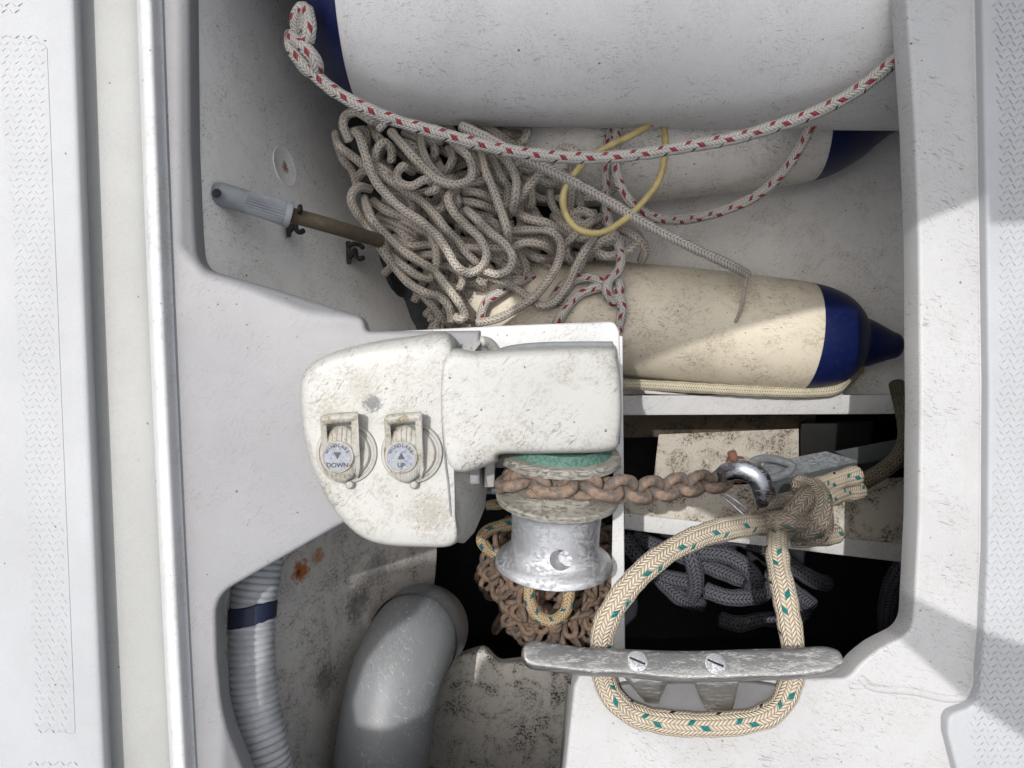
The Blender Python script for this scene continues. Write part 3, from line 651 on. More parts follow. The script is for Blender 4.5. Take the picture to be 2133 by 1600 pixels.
# foot switches
def letters(txt, size, mat):
    cu = bpy.data.curves.new('t', 'FONT'); cu.body = txt; cu.size = size; cu.align_x = 'CENTER'; cu.align_y = 'CENTER'; cu.extrude = .00012; cu.offset = size * .018
    co = bpy.data.objects.new('t', cu); sc.collection.objects.link(co)
    dg = bpy.context.evaluated_depsgraph_get(); me = bpy.data.meshes.new_from_object(co.evaluated_get(dg))
    v = [x.co.copy() for x in me.vertices]; f = [tuple(p.vertices) for p in me.polygons]
    bpy.data.objects.remove(co); return v, f
def foot_switch(dx, bdx, word, up, label):
    """dx: shift of the printed disc in photo pixels, bdx: shift of the base ring"""
    z0 = .0285 + .05 * min(0, P(715 + dx, 945, .03).x + .13)
    zt = z0 + .017
    base = lathe('foot_switch', [(0, 0), (-.001, .0305), (.003, .0310), (.0055, .0300), (.006, .0275), (.0045, .0265), (.0045, .0245), (.0075, .0240), (.0088, .0225), (.0088, 0)], P(724 + bdx, 943, z0), (0, 0, 1), M['switch'], wl, nseg=64)
    base['label'] = label
    # rubber push cap, oval dome with ribs
    cx, cy = 713 + dx, 945
    c0 = P(cx, cy, z0 + .008); mb = MB(); rx, ry, hz = .0185, .0285, .010
    N, K = 64, 12; V = []; F = []
    for i in range(K + 1):
        th = math.pi / 2 * i / K
        for j in range(N):
            a = 2 * math.pi * j / N; q = math.sin(th) ** .8
            x = math.cos(a) * rx * q; y = math.sin(a) * ry * q
            z = hz * (math.cos(th) ** .6 if i < K else 0)
            rib = .0011 * max(0, math.cos(x / .0052 * 2 * math.pi)) if abs(y) > .011 else 0
            V.append(c0 + Vector((x, y, z + rib)))
    for i in range(K):
        for j in range(N):
            j2 = (j + 1) % N; F.append((i * N + j, i * N + j2, (i + 1) * N + j2, (i + 1) * N + j))
    mb.add(V, F); # moulded ribs across the cap
    for k in range(-3, 4):
        x = k * .0046
        for sgn in (-1, 1):
            pts = []
            for y in (.0135, .018, .0225, .026):
                q = (x / rx) ** 2 + (y / ry) ** 2
                if q < .97: pts.append(c0 + Vector((x + .0006 * sgn, y * sgn, hz * (1 - q) ** .32 + .0004)))
            if len(pts) > 1: d = tube_data(pts, .0012, 8); mb.add(d[0], d[1])
    mb.build('push_cap', M['switch'], base)
    zc = zt + .0022
    dc = P(703 + dx, 952, zc)
    lathe('disc_rim', [(-.003, .0), (-.003, .0158), (.0, .0160), (.0009, .0152), (.0009, .0142), (.0, .0140), (0, 0)], dc, (0, 0, 1), M['switch'], base, nseg=48)
    lathe('printed_disc', [(.0002, 0), (.0004, .0138)][::-1], dc, (0, 0, 1), M['foil'], base, nseg=48)
    mb = MB()
    for i, ch in enumerate('WINDLASS'):
        v, f = letters(ch, .0046, None); a = R(90 + 62 - i * 124 / 7); rot = Matrix.Rotation(a - math.pi / 2, 3, 'Z')
        mb.add([dc + Vector((math.cos(a) * .0112, math.sin(a) * .0112, .00075)) + rot @ q for q in v], f)
    v, f = letters(word, .0064, None); mb.add([dc + Vector((0, -.0082, .00075)) + q for q in v], f)
    s = 1 if up else -1; h = .0034; tc = dc + Vector((0, .0012, .0008))
    mb.add([tc + Vector((-.0036, -h * s, 0)), tc + Vector((.0036, -h * s, 0)), tc + Vector((0, h * s, 0))], [(0, 1, 2)])
    mb.build('lettering', M['ink'], base, smooth=False)
    # hinged guard: bar and two arms
    zg = zt + .004
    bar = tube('hinge_bar', [P(674 + dx, 876, zg), P(690 + dx, 872, zg), P(744 + dx, 868, zg)], .0052, M['switch'], base, nseg=14)
    prism('guard_arm', [(667 + dx, 868, zg + .004), (679 + dx, 868, zg + .004), (684 + dx, 935, zg - .007), (670 + dx, 940, zg - .010)], [(667 + dx, 868, z0 + .004), (679 + dx, 868, z0 + .004), (684 + dx, 935, z0 + .002), (670 + dx, 940, z0 + .002)], M['switch'], base, .0015)
    prism('guard_arm', [(731 + dx, 861, zg + .005), (747 + dx, 860, zg + .005), (748 + dx, 930, zg + .001), (752 + dx, 975, zg - .006), (745 + dx, 998, zg - .010), (735 + dx, 975, zg - .008), (733 + dx, 930, zg - .001)],
        [(731 + dx, 861, z0 + .004), (747 + dx, 860, z0 + .004), (748 + dx, 930, z0 + .004), (752 + dx, 975, z0 + .004), (745 + dx, 998, z0 + .004), (735 + dx, 975, z0 + .004), (733 + dx, 930, z0 + .004)], M['switch'], base, .0018)
    lathe('catch', [(0, 0), (0, .0045), (.006, .0045), (.008, .003), (.0085, 0)], P(731 + dx, 1008, z0 + .001), (0, 0, 1), M['switch'], base, nseg=20)
foot_switch(0, 0, 'DOWN', False, 'foot switch with a down arrow')
foot_switch(133, 135, 'UP', True, 'foot switch with an up arrow')

# ------------------------------------------------------------------ chain
def link_mesh(L, Wd, r, nseg=12, na=9):
    """one stadium shaped link lying in XY, long axis X"""
    pts = []; R_ = Wd / 2 - r; h = L / 2 - r - R_
    for i in range(na): a = -math.pi / 2 + math.pi * i / (na - 1); pts.append(Vector((h + math.cos(a) * R_, math.sin(a) * R_, 0)))
    for i in range(na): a = math.pi / 2 + math.pi * i / (na - 1); pts.append(Vector((-h + math.cos(a) * R_, math.sin(a) * R_, 0)))
    V = []; F = []; n = len(pts)
    for i, p in enumerate(pts):
        t_ = (pts[(i + 1) % n] - pts[i - 1]).normalized(); nn = Vector((0, 0, 1)); b = t_.cross(nn)
        for j in range(nseg):
            a = 2 * math.pi * j / nseg; V.append(p + nn * math.cos(a) * r + b * math.sin(a) * r)
    for i in range(n):
        for j in range(nseg):
            i2 = (i + 1) % n; j2 = (j + 1) % nseg; F.append((i * nseg + j, i * nseg + j2, i2 * nseg + j2, i2 * nseg + j))
    me = bpy.data.meshes.new('link'); me.from_pydata([tuple(v) for v in V], [], F); me.polygons.foreach_set('use_smooth', [True] * len(me.polygons)); me.update(); return me
chain = thing('anchor_chain', 'rusty galvanised chain from the black heap over the chain wheel to the shackle', 'chain', O)
lm = link_mesh(.0500, .0375, .0060, 16, 12); lm.materials.append(M['rust'])
def frame(c, t_, up, twist):
    z = (up - t_ * up.dot(t_)).normalized(); y = z.cross(t_)
    m = Matrix((t_, y, z)).transposed().to_4x4(); m = Matrix.Translation(c) @ m @ Matrix.Rotation(twist, 4, 'X'); return m
def add_link(m, me=lm, parent=chain, name='link'):
    o = bpy.data.objects.new(name, me); sc.collection.objects.link(o); o.parent = parent; o.matrix_parent_inverse = WM[parent.name].inverted(); o.matrix_basis = m
    return o
wc = O + ax * .033
path = []
for i in range(13):
    a = R(205 - i * 10.5)
    path.append(wc + bx_ * math.sin(a) * 0 + (Vector((math.cos(a), 0, 0)) + Vector((0, 0, 1)) * math.sin(a)) * .0555)
path += [P(1262, 1016, .0), P(1340, 1022, -.045), P(1420, 1012, -.10), P(1480, 1004, -.145), P(1530, 998, -.175)]
cp = catmull(path, .001); pitch = .0265; k = 0; i = 0; n = 0
while i < len(cp) - 2 and n < 24:
    t_ = (cp[min(i + 8, len(cp) - 1)] - cp[max(i - 8, 0)]).normalized()
    side = R(42) if n % 2 else R(-48)
    add_link(frame(cp[i], t_, Vector((0, .2, 1)), side)); n += 1; i += int(pitch / .001)
run_links = n
# heap: wandering strands of links over a mound deep in the bin
lm2 = link_mesh(.044, .029, .0052, 10, 8); lm2.materials.append(M['rust2'])
lmb = link_mesh(.044, .029, .0052, 8, 6)
def heap_z(px, py):
    d = math.hypot((px - 1165) / 190, (py - 1190) / 190); return -.50 - .14 * d * d
rnd = random.Random(11); mats = []
for s_ in range(26):
    ang = rnd.uniform(0, 6.28); r0 = rnd.uniform(60, 175)
    px, py = 1150 + math.cos(ang) * r0 * .85, 1205 + math.sin(ang) * r0; h = rnd.uniform(0, 6.28); zz = rnd.uniform(0, .03)
    for q in range(9):
        c = P(px, py, heap_z(px, py) + zz + rnd.uniform(-.006, .006)); h += rnd.uniform(-.7, .7)
        t_ = Vector((math.cos(h), math.sin(h), rnd.uniform(-.5, .5))).normalized()
        if math.hypot((px - 1150) / 150, (py - 1200) / 150) < 1 and not (px > 1290) :
            mats.append((py > 1080 and (math.hypot((px - 1170) / 110, (py - 1120) / 100) > 1), frame(c, t_, Vector((0, 0, 1)), (R(90) if q % 2 else 0) + rnd.uniform(-.5, .5))))
        st = .0245 / (S * 1.65); px += math.cos(h) * st; py -= math.sin(h) * st
        if math.hypot((px - 1150) / 150, (py - 1200) / 150) > 1: h += math.pi * .6
mats.sort(key=lambda m: (not m[0], -m[1].translation.z))
for vis, m in mats[:100 - run_links]: add_link(m, lm2)
mb = MB(); lv = [v.co.copy() for v in lmb.vertices]; lf = [tuple(p.vertices) for p in lmb.polygons]
for vis, m in mats[100 - run_links:]: mb.add([m @ v for v in lv], lf)
for k in range(110):
    a = rnd.uniform(0, 6.28); r0 = math.sqrt(rnd.uniform(0, 1)) * 150; px, py = 1155 + math.cos(a) * r0, 1200 + math.sin(a) * r0
    if px > 1285: continue
    m = frame(P(px, py, heap_z(px, py) - .02), Vector((math.cos(a * 7), math.sin(a * 7), rnd.uniform(-.4, .4))).normalized(), Vector((0, 0, 1)), rnd.uniform(-1.5, 1.5)); mb.add([m @ v for v in lv], lf)
hp_ = mb.build('link', M['rust2'], chain); hp_['kind'] = 'stuff'

# shackle joining chain and snubber
sh = thing('shackle', 'bright stainless shackle with a rusty pin, joining chain to rope', 'shackle', P(1560, 1030, -.15))
tube('bow', [P(*p) for p in [(1500, 1003, -.165), (1512, 985, -.14), (1545, 978, -.125), (1578, 995, -.12), (1592, 1030, -.125), (1598, 1062, -.14), (1590, 1085, -.155), (1578, 1086, -.17)]], lambda t_: .0075 + .006 * math.sin(t_ * math.pi) ** .7, M['steel'], sh, nseg=20)
tube('pin', [P(1524, 942, -.13), P(1530, 962, -.135), P(1540, 1000, -.16)], .0055, M['rustbolt'], sh)
lathe('pin_collar', [(0, 0), (0, .011), (.004, .012), (.008, .010), (.008, 0)], P(1533, 967, -.137), Vector((-.1, 1, .1)).normalized(), M['rustbolt'], sh, nseg=24)
tube('seizing_wire', [P(*p) for p in [(1500, 1030, -.18), (1530, 1055, -.17), (1560, 1082, -.16), (1580, 1095, -.155)]], .0016, M['steel'], sh, nseg=8)
tube('seizing_wire', [P(*p) for p in [(1508, 1026, -.18), (1540, 1048, -.17), (1568, 1072, -.158), (1590, 1088, -.15)]], .0016, M['steel'], sh, nseg=8)

# ------------------------------------------------------------------ cleat
cl = thing('cleat', 'long weathered metal deck cleat with two slotted screws, rope looped under it', 'cleat', P(1420, 1470, -.012))
N = 60; rows = []
def interp(u, t_):
    for (a, va), (b, vb) in zip(t_, t_[1:]):
        if u <= b: q = (u - a) / (b - a); q = q * q * (3 - 2 * q); return va + (vb - va) * q
    return t_[-1][1]
def horn(u):
    x = 1086 + u * 668; y = interp(u, [(0, 1364), (.25, 1380), (.52, 1389), (.8, 1384), (1, 1374)])
    e = min(1, u / .045) if u < .5 else min(1, (1 - u) / .07)
    hw = interp(u, [(0, 24), (.3, 23), (.52, 26), (.8, 26), (1, 23)]) * math.sqrt(max(0, 1 - (1 - e) ** 2)) + .6
    return x, y, hw, .036 + .006 * abs(2 * u - 1) ** 2
secs = []
tilt = R(-40)
V = []; F = []; ns = 20
for i in range(N + 1):
    u = i / N; u = .5 - .5 * math.cos(math.pi * u)
    x, y, hw, z = horn(u); c = P(x, y, z); a_ = mm(hw * 1.08); b_ = .0078 * min(1, hw / 14)
    for j in range(ns):
        t_ = 2 * math.pi * j / ns; cs, sn = math.cos(t_), math.sin(t_); p_ = .42
        yy = a_ * math.copysign(abs(cs) ** p_, cs); zz = b_ * math.copysign(abs(sn) ** p_, sn)
        V.append(c + Vector((0, yy * math.cos(tilt) + zz * math.sin(tilt) * -1, yy * math.sin(tilt) * -1 * -1 + zz * math.cos(tilt))))
for i in range(N):
    for j in range(ns):
        j2 = (j + 1) % ns; F.append((i * ns + j, i * ns + j2, (i + 1) * ns + j2, (i + 1) * ns + j))
F.append(tuple(range(ns))); F.append(tuple(N * ns + j for j in reversed(range(ns))))
h = mk('horn', V, F, M['cleat'], cl); fixn(h); autosmooth(h, 50)
slab('base', rpoly([(1285, 1425, 20), (1560, 1420, 20), (1640, 1432, 30), (1600, 1492, 30), (1330, 1492, 30)]), -.004, .012, .003, plain('cleat_base', (.13, .13, .135), .5), cl)  # dark pad added in place of the shade under the horn
for tp_, bt_ in (([(1288, 1400), (1404, 1402), (1376, 1424), (1318, 1424)], [(1338, 1452), (1372, 1452), (1374, 1470), (1344, 1466)]),
                 ([(1436, 1402), (1545, 1400), (1536, 1426), (1448, 1426)], [(1462, 1468), (1528, 1466), (1526, 1484), (1474, 1484)])):
    prism('leg', [(x, y, .030) for x, y in tp_], [(x, y, -.004) for x, y in bt_], M['cleat'], cl, .004)
TN = Vector((0, -math.sin(tilt), math.cos(tilt)))
for sx in (1325, 1487):
    x, y, hw, z = horn((sx - 1088) / 666)
    zc = z + .0072
    s_ = lathe('screw', [(0, 0), (0, .0100), (.0008, .0102), (.0012, .0092), (.0012, 0)], P(sx, y, z) + TN * .0072, TN, M['alu'], cl, nseg=32)
    rot = Matrix.Rotation(tilt, 3, 'X') @ Matrix.Rotation(R(-24), 3, 'Z')
    mb = MB(); mb.add(*box_data(P(sx, y, z) + TN * .0086, .016, .0018, .0008, rot)); mb.build('slot', M['black'], s_, smooth=False)

WOB = .14
# ------------------------------------------------------------------ snubber rope (thick, teal flecks)
def rope(name, pts, r, mat, label, cat='rope', nseg=14, group=None):
    pp = [P(*p) if len(p) == 3 else P(p[0], p[1], -.2) for p in pts]
    o = tube(name, pp, r, mat, None, nseg, step=r * .45); tag(o, label, cat, group); return o
mb = MB(); RS = .0125
def addr(pts, r=RS, nseg=20): mb.add(*tube_data([P(*p) for p in pts], r, nseg, r * .4))
addr([(1740, 1112, -.14), (1700, 1118, -.12), (1640, 1100, -.11), (1570, 1094, -.09), (1480, 1110, -.05), (1400, 1145, -.02), (1335, 1195, .0), (1285, 1255, .01), (1258, 1310, .01), (1254, 1360, .005), (1258, 1410, .0), (1278, 1455, .002), (1325, 1490, .002), (1400, 1506, .002), (1490, 1509, .002), (1570, 1500, .002), (1620, 1475, .002), (1645, 1430, .0), (1652, 1385, .0), (1650, 1335, .005), (1636, 1250, -.01), (1622, 1180, -.04), (1620, 1120, -.08), (1640, 1070, -.11), (1675, 1040, -.12), (1700, 1020, -.14)])
# knot turns
addr([(1575, 1075, -.15), (1600, 1058, -.13), (1650, 1050, -.105), (1700, 1062, -.10), (1712, 1095, -.11), (1690, 1120, -.12), (1650, 1118, -.13)])
addr([(1665, 1010, -.15), (1700, 1022, -.12), (1712, 1060, -.09), (1694, 1095, -.085), (1662, 1108, -.10)])
addr([(1580, 1092, -.12), (1620, 1086, -.085), (1668, 1086, -.085), (1700, 1100, -.11)])
addr([(1640, 1108, -.10), (1652, 1070, -.085), (1676, 1040, -.10), (1700, 1018, -.16), (1740, 1002, -.19), (1782, 990, -.21)])
addr([(1690, 1075, -.13), (1720, 1040, -.17), (1755, 1026, -.21), (1790, 1022, -.23)])
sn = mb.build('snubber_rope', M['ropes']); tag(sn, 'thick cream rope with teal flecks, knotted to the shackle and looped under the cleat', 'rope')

# thin teal-fleck rope in the chain heap
mb = MB(); mb.add(*tube_data([P(*p) for p in [(1090, 1052, -.42), (1050, 1050, -.42), (1015, 1053, -.43)]], .0082, 12))
mb.add(*tube_data([P(*p) for p in [(1110, 1088, -.40), (1060, 1092, -.40), (1018, 1104, -.40), (1004, 1125, -.40), (1025, 1150, -.41), (1070, 1158, -.42), (1110, 1150, -.44)]], .0095, 14))
mb.add(*tube_data([P(*p) for p in [(1075, 1190, -.43), (1100, 1215, -.40), (1104, 1250, -.40), (1118, 1280, -.40), (1150, 1293, -.40), (1178, 1272, -.40), (1186, 1235, -.40), (1190, 1190, -.42)]], .0095, 14))
tag(mb.build('thin_rope', M['ropet']), 'thin yellowed rope with teal flecks looping through the rusty chain heap', 'rope')

# navy ropes heaped in the right pit
nv = [[(1300, 1120, -.48), (1330, 1160, -.46), (1380, 1200, -.46), (1450, 1215, -.47)], [(1360, 1190, -.46), (1410, 1240, -.47), (1460, 1260, -.5)],
      [(1420, 1105, -.47), (1440, 1160, -.44), (1450, 1215, -.45), (1440, 1245, -.47)], [(1450, 1150, -.46), (1520, 1160, -.44), (1570, 1200, -.44), (1560, 1240, -.47)],
      [(1470, 1230, -.45), (1520, 1245, -.44), (1580, 1240, -.45), (1610, 1220, -.48)], [(1560, 1110, -.49), (1620, 1160, -.46), (1690, 1205, -.46), (1720, 1215, -.49)],
      [(1600, 1190, -.47), (1650, 1230, -.46), (1690, 1260, -.48)], [(1500, 1290, -.53), (1540, 1300, -.52), (1590, 1290, -.52), (1640, 1295, -.54)],
      [(1470, 1130, -.47), (1530, 1120, -.47), (1590, 1140, -.48)], [(1620, 1270, -.5), (1660, 1290, -.5), (1680, 1250, -.5)], [(1320, 1120, -.5), (1400, 1150, -.5), (1500, 1190, -.49), (1600, 1230, -.5)]]
mb = MB()
for q in nv: mb.add(*tube_data([P(*p) for p in q], .0135, 18, .005))
nav = mb.build('navy_rope', M['ropen']); tag(nav, 'dark navy braided rope heaped in the black pit below the slanting shelf', 'rope')

# ------------------------------------------------------------------ fenders
def fender(label, A, B, prof, split0, split1, mat, hint=None, capmat=None):
    """prof: (fraction along A-B, radius); blue caps outside the two splits"""
    A = Vector(A); B = Vector(B); L = (B - A).length; d = (B - A).normalized()
    q = [Vector((s * L, r, 0)) for s, r in prof]; c = catmull(q, .004)
    c = [(max(p.x, 0), max(p.y, 0)) for p in c]
    root = thing('fender', label, 'fender', (A + B) / 2, 'boat fenders stowed in the locker')
    body = [p for p in c if split0 * L - .001 <= p[0] <= split1 * L + .001]
    lathe('fender_body', body, A, d, mat, root, nseg=96)
    if split0 > 0: lathe('end_cap', [(s, r + .0004) for s, r in c if s <= split0 * L + .004], A, d, M['blue'], root, nseg=96)
    if split1 < 1: lathe('end_cap', [(s, r + .0004) for s, r in c if s >= split1 * L - .004], A, d, M['blue'], root, nseg=96)
    return root
A = Vector((-.262, .515, -.20)); Bq = Vector((.80, .505, -.20))
f1 = fender('largest white fender filling the top of the locker, blue left end', A, Bq,
    [(0, 0), (0.003, .05), (.012, .095), (.03, .125), (.055, .145), (.11, .163), (.20, .168), (.4, .169), (.6, .169), (.8, .167), (.9, .15), (.96, .08), (1, 0)], .055, .95, M['fenderb'])
# second fender, half hidden under the big one
A2 = P(980, 330, -.37); B2 = P(2035, 195, -.345)
f2 = fender('white fender half hidden under the largest one, blue cone end at the right', A2, B2,
    [(0, 0), (.005, .03), (.05, .062), (.12, .082), (.25, .095), (.45, .099), (.62, .099), (.70, .093), (.76, .075), (.80, .055), (.84, .040), (.93, .026), (.985, .018), (1, 0)], 0, .675, M['fender'])
A3 = P(905, 628, -.375); B3 = P(1882, 722, -.36)
f3 = fender('speckled yellowed fender with blue pointed end, lit by the sun', A3, B3,
    [(0, 0), (.004, .02), (.05, .045), (.15, .070), (.28, .083), (.5, .087), (.7, .085), (.80, .081), (.86, .070), (.895, .052), (.905, .040), (.93, .034), (.97, .022), (.99, .016), (1, 0)], 0, .795, M['fenderc'])

# ------------------------------------------------------------------ red fleck ropes
RR = .0078
mb = MB()
def ar(pts, r=RR, nseg=14): mb.add(*tube_data([P(*p) for p in pts], r, nseg, r * .4))
ar([(636, 62, -.10), (640, 30, -.09), (628, 18, -.09), (618, 45, -.10), (622, 85, -.11)])
ar([(606, 72, -.11), (608, 100, -.10), (630, 130, -.095), (660, 160, -.10), (700, 192, -.105), (760, 225, -.11), (830, 253, -.12), (930, 282, -.13), (1030, 308, -.14), (1130, 324, -.15), (1230, 329, -.155), (1330, 322, -.15), (1430, 306, -.145), (1530, 288, -.14), (1620, 262, -.13), (1700, 234, -.12), (1780, 192, -.10), (1850, 138, -.075), (1900, 90, -.05), (1960, 30, -.03)])
ar([(608, 78, -.10), (630, 95, -.085), (655, 122, -.085), (660, 150, -.10), (640, 145, -.11), (618, 118, -.11)])
ar([(640, 20, -.085), (645, 55, -.08), (640, 88, -.085)])
rr = mb.build('fender_lanyard', M['roper']); tag(rr, 'red flecked rope sweeping across the whole locker under the largest fender', 'rope', 'red flecked fender lanyards')
mb = MB()
ar([(1288, 250, -.25), (1283, 300, -.24), (1285, 360, -.235), (1302, 405, -.235), (1335, 440, -.24), (1385, 458, -.26), (1450, 454, -.29), (1520, 434, -.30), (1580, 405, -.28), (1630, 360, -.25), (1665, 310, -.23), (1690, 262, -.22), (1715, 220, -.23)], .0072)
rr = mb.build('fender_lanyard', M['roper']); tag(rr, 'red flecked rope hanging in a slack bow in front of the half hidden fender', 'rope', 'red flecked fender lanyards')
mb = MB()
ar([(1272, 245, -.26), (1266, 320, -.25), (1262, 400, -.26), (1268, 460, -.28), (1292, 520, -.28), (1290, 560, -.27), (1268, 585, -.265), (1265, 610, -.262), (1278, 628, -.27), (1292, 600, -.27), (1282, 575, -.28)], .0070)
ar([(1282, 600, -.27), (1296, 640, -.27), (1288, 690, -.28)], .007)
ar([(1274, 600, -.27), (1240, 600, -.275), (1200, 620, -.28), (1165, 665, -.28), (1150, 700, -.3)], .007)
ar([(1262, 590, -.27), (1225, 578, -.28), (1180, 590, -.285), (1150, 625, -.29)], .007)
ar([(1000, 664, -.30), (1012, 630, -.29), (1040, 610, -.285), (1075, 592, -.29), (1110, 575, -.31)], .0068)
rr = mb.build('fender_lanyard', M['roper']); tag(rr, 'red flecked rope knotted on top of the speckled fender', 'rope', 'red flecked fender lanyards')

# yellowed hose loop
o = tube('yellow_line', [P(*p) for p in [(1378, 235, -.24), (1386, 300, -.225), (1375, 370, -.22), (1340, 420, -.22), (1295, 462, -.215), (1250, 485, -.21), (1205, 478, -.21), (1178, 445, -.21), (1175, 400, -.205), (1205, 352, -.20), (1255, 312, -.20), (1320, 280, -.21), (1372, 248, -.23)]], .0046, M['hoseY'], nseg=14)
tag(o, 'thin yellowed plastic line in a single round loop over the ropes', 'line')
# straight white rope to the speckled fender
o = rope('taut_rope', [(960, 262, -.20), (1020, 290, -.19), (1075, 322, -.185), (1160, 362, -.195), (1260, 415, -.21), (1350, 470, -.225), (1440, 515, -.24), (1520, 552, -.262), (1556, 572, -.285)], .0068, M['ropew'], 'taut pale rope running diagonally down to the speckled fender')
o = rope('string', [(1558, 566, -.283), (1552, 600, -.278), (1545, 640, -.276), (1532, 672, -.276)], .0022, M['rope'], 'frayed thin string lying across the speckled fender', 'cord')
o = rope('shelf_rope', [(1270, 800, -.345), (1340, 802, -.342), (1450, 808, -.342), (1580, 815, -.342), (1680, 817, -.342), (1735, 812, -.345), (1760, 795, -.36), (1790, 770, -.40)], .0082, M['ropey'], 'cream rope lying along the white shelf under the speckled fender', nseg=16)

# ------------------------------------------------------------------ the big tangle
def Z4(q): return [(640 + x / 3.2, 200 + y / 3.2) for x, y in q]
def Z5(q): return [(1040 + x / 2.37, 200 + y / 2.37) for x, y in q]
top = [
 [(270, 240), (340, 260), (390, 400), (440, 540), (520, 650), (640, 760), (760, 840), (860, 930), (930, 1030), (1000, 1140), (1080, 1180), (1160, 1140), (1195, 1060), (1150, 950), (1060, 860), (980, 780), (940, 680), (1000, 620)],
 [(500, 190), (420, 160), (330, 110), (260, 130), (240, 200), (280, 300)],
 [(560, 240), (640, 330), (720, 420), (800, 500), (870, 560), (980, 590), (1080, 560), (1100, 480), (1070, 400), (1010, 350)],
 [(1160, 370), (1190, 500), (1240, 620), (1290, 760), (1330, 880), (1340, 960)],
 [(1040, 200), (1120, 260), (1250, 350), (1330, 430), (1390, 540), (1390, 660), (1370, 760)],
 [(700, 500), (640, 470), (600, 520), (620, 580), (700, 600), (780, 560), (850, 570), (860, 620), (800, 640)],
 [(1060, 760), (1130, 820), (1220, 910), (1320, 990), (1370, 1080), (1340, 1160), (1260, 1190), (1170, 1160)],
 [(1400, 700), (1470, 610), (1550, 520), (1630, 430), (1700, 350), (1790, 370), (1830, 420)],
]
mid = [
 [(190, 250), (210, 330), (300, 400), (390, 470), (500, 530), (640, 620), (760, 700), (850, 790), (920, 880), (1000, 960), (1060, 1040), (1130, 1110)],
 [(420, 620), (340, 610), (290, 680), (330, 780), (400, 860), (460, 960), (520, 1060), (590, 1150), (680, 1250), (780, 1310), (880, 1340), (940, 1400), (960, 1500)],
 [(380, 680), (420, 800), (480, 880), (560, 960), (650, 1040), (760, 1110), (850, 1170), (930, 1270), (1000, 1360), (1050, 1450), (1020, 1490), (990, 1470)],
 [(1220, 400), (1290, 530), (1340, 620), (1330, 740)],
 [(560, 440), (560, 360), (510, 310), (460, 370), (460, 450), (520, 500), (580, 540)],
 [(640, 830), (740, 880), (820, 930), (860, 1020), (860, 1130), (820, 1210), (740, 1200), (640, 1130), (560, 1050)],
 [(760, 280), (770, 370), (820, 470), (900, 550), (1020, 590), (1150, 570), (1200, 540)],
 [(1370, 900), (1500, 890), (1620, 900), (1690, 980), (1670, 1120), (1590, 1250), (1500, 1350), (1380, 1430), (1250, 1490), (1130, 1510)],
 [(1160, 1180), (1260, 1220), (1380, 1280), (1480, 1350), (1560, 1400), (1650, 1370), (1740, 1250), (1800, 1120), (1860, 1020), (1920, 940)],
 [(1060, 1010), (1200, 1010), (1350, 1015), (1450, 980), (1560, 990), (1640, 1040)],
 [(1040, 700), (1150, 720), (1260, 760)], [(1020, 640), (1120, 640), (1250, 690)],
 [(1380, 770), (1480, 820), (1600, 850), (1720, 920)], [(960, 620), (1000, 700), (980, 790)],
 [(1470, 190), (1460, 280), (1400, 340)], [(1150, 180), (1260, 250), (1380, 340), (1400, 470)],
]
low = [
 [(500, 860), (580, 870), (650, 930), (720, 970), (800, 960)], [(880, 1130), (960, 1140), (1030, 1210), (1010, 1280), (940, 1260)],
 [(580, 940), (680, 1000), (800, 990), (900, 1000), (1020, 1060)], [(1450, 1030), (1540, 1080), (1640, 1080)],
 [(1600, 1500), (1680, 1400), (1760, 1300), (1830, 1180)], [(830, 290), (850, 380), (830, 450)], [(940, 350), (970, 420), (930, 500), (900, 560)],
 [(430, 200), (460, 260), (500, 320), (480, 400)], [(1920, 780), (1830, 780), (1780, 830), (1850, 860), (1800, 920), (1740, 980), (1730, 1060), (1770, 1110)],
 [(1760, 430), (1765, 600), (1755, 760)], [(1480, 560), (1500, 680), (1490, 740)], [(330, 560), (380, 500), (450, 520), (500, 560)],
 [(560, 640), (660, 660), (700, 740), (640, 800), (520, 760), (440, 700)], [(900, 700), (1000, 760), (1100, 780), (1200, 800), (1260, 760)],
 [(700, 1060), (820, 1060), (950, 1060), (1060, 1080)], [(1000, 860), (1100, 890), (1200, 880), (1300, 850)], [(1640, 800), (1700, 860), (1780, 920), (1900, 960)],
 [(1390, 940), (1500, 940), (1600, 960), (1640, 1010)], [(880, 160), (960, 220), (980, 330), (1060, 300), (1160, 260)], [(1260, 200), (1340, 260), (1420, 250)],
 [(200, 320), (240, 420), (300, 500), (330, 600)], [(600, 300), (700, 330), (760, 420), (740, 500)], [(820, 600), (900, 640), (920, 720), (860, 760), (780, 720)],
 [(480, 800), (560, 830), (700, 900), (760, 960)], [(1100, 400), (1140, 480), (1120, 560), (1050, 640)], [(860, 420), (920, 520), (1000, 560)],
 [(640, 240), (720, 280), (800, 300), (900, 300)], [(1280, 900), (1240, 840), (1180, 820)], [(300, 240), (380, 230), (400, 300), (380, 380)],
 [(540, 1080), (620, 1180), (720, 1280), (820, 1380), (900, 1480), (960, 1520)], [(880, 1200), (960, 1290), (1040, 1400), (1060, 1480), (1120, 1500)],
]
z5 = [
 [(350, 620), (370, 580), (420, 570), (460, 600), (420, 640)], [(330, 800), (320, 740), (370, 690), (450, 620), (540, 585)], [(460, 760), (530, 790), (590, 770), (600, 720), (550, 700), (480, 740), (440, 800)],
 [(600, 660), (680, 700), (720, 760), (700, 815)], [(560, 780), (640, 760), (690, 700), (640, 660)], [(270, 600), (300, 660), (400, 700), (520, 700)], [(500, 600), (560, 650), (540, 720), (470, 720)],
 [(120, 590), (200, 640), (300, 660), (340, 700)], [(100, 640), (190, 650), (270, 690), (300, 760), (280, 830)],
 [(470, 700), (420, 790), (380, 880), (330, 960), (260, 1030), (200, 1010)],
]
mb = MB(); rnd = random.Random(5)
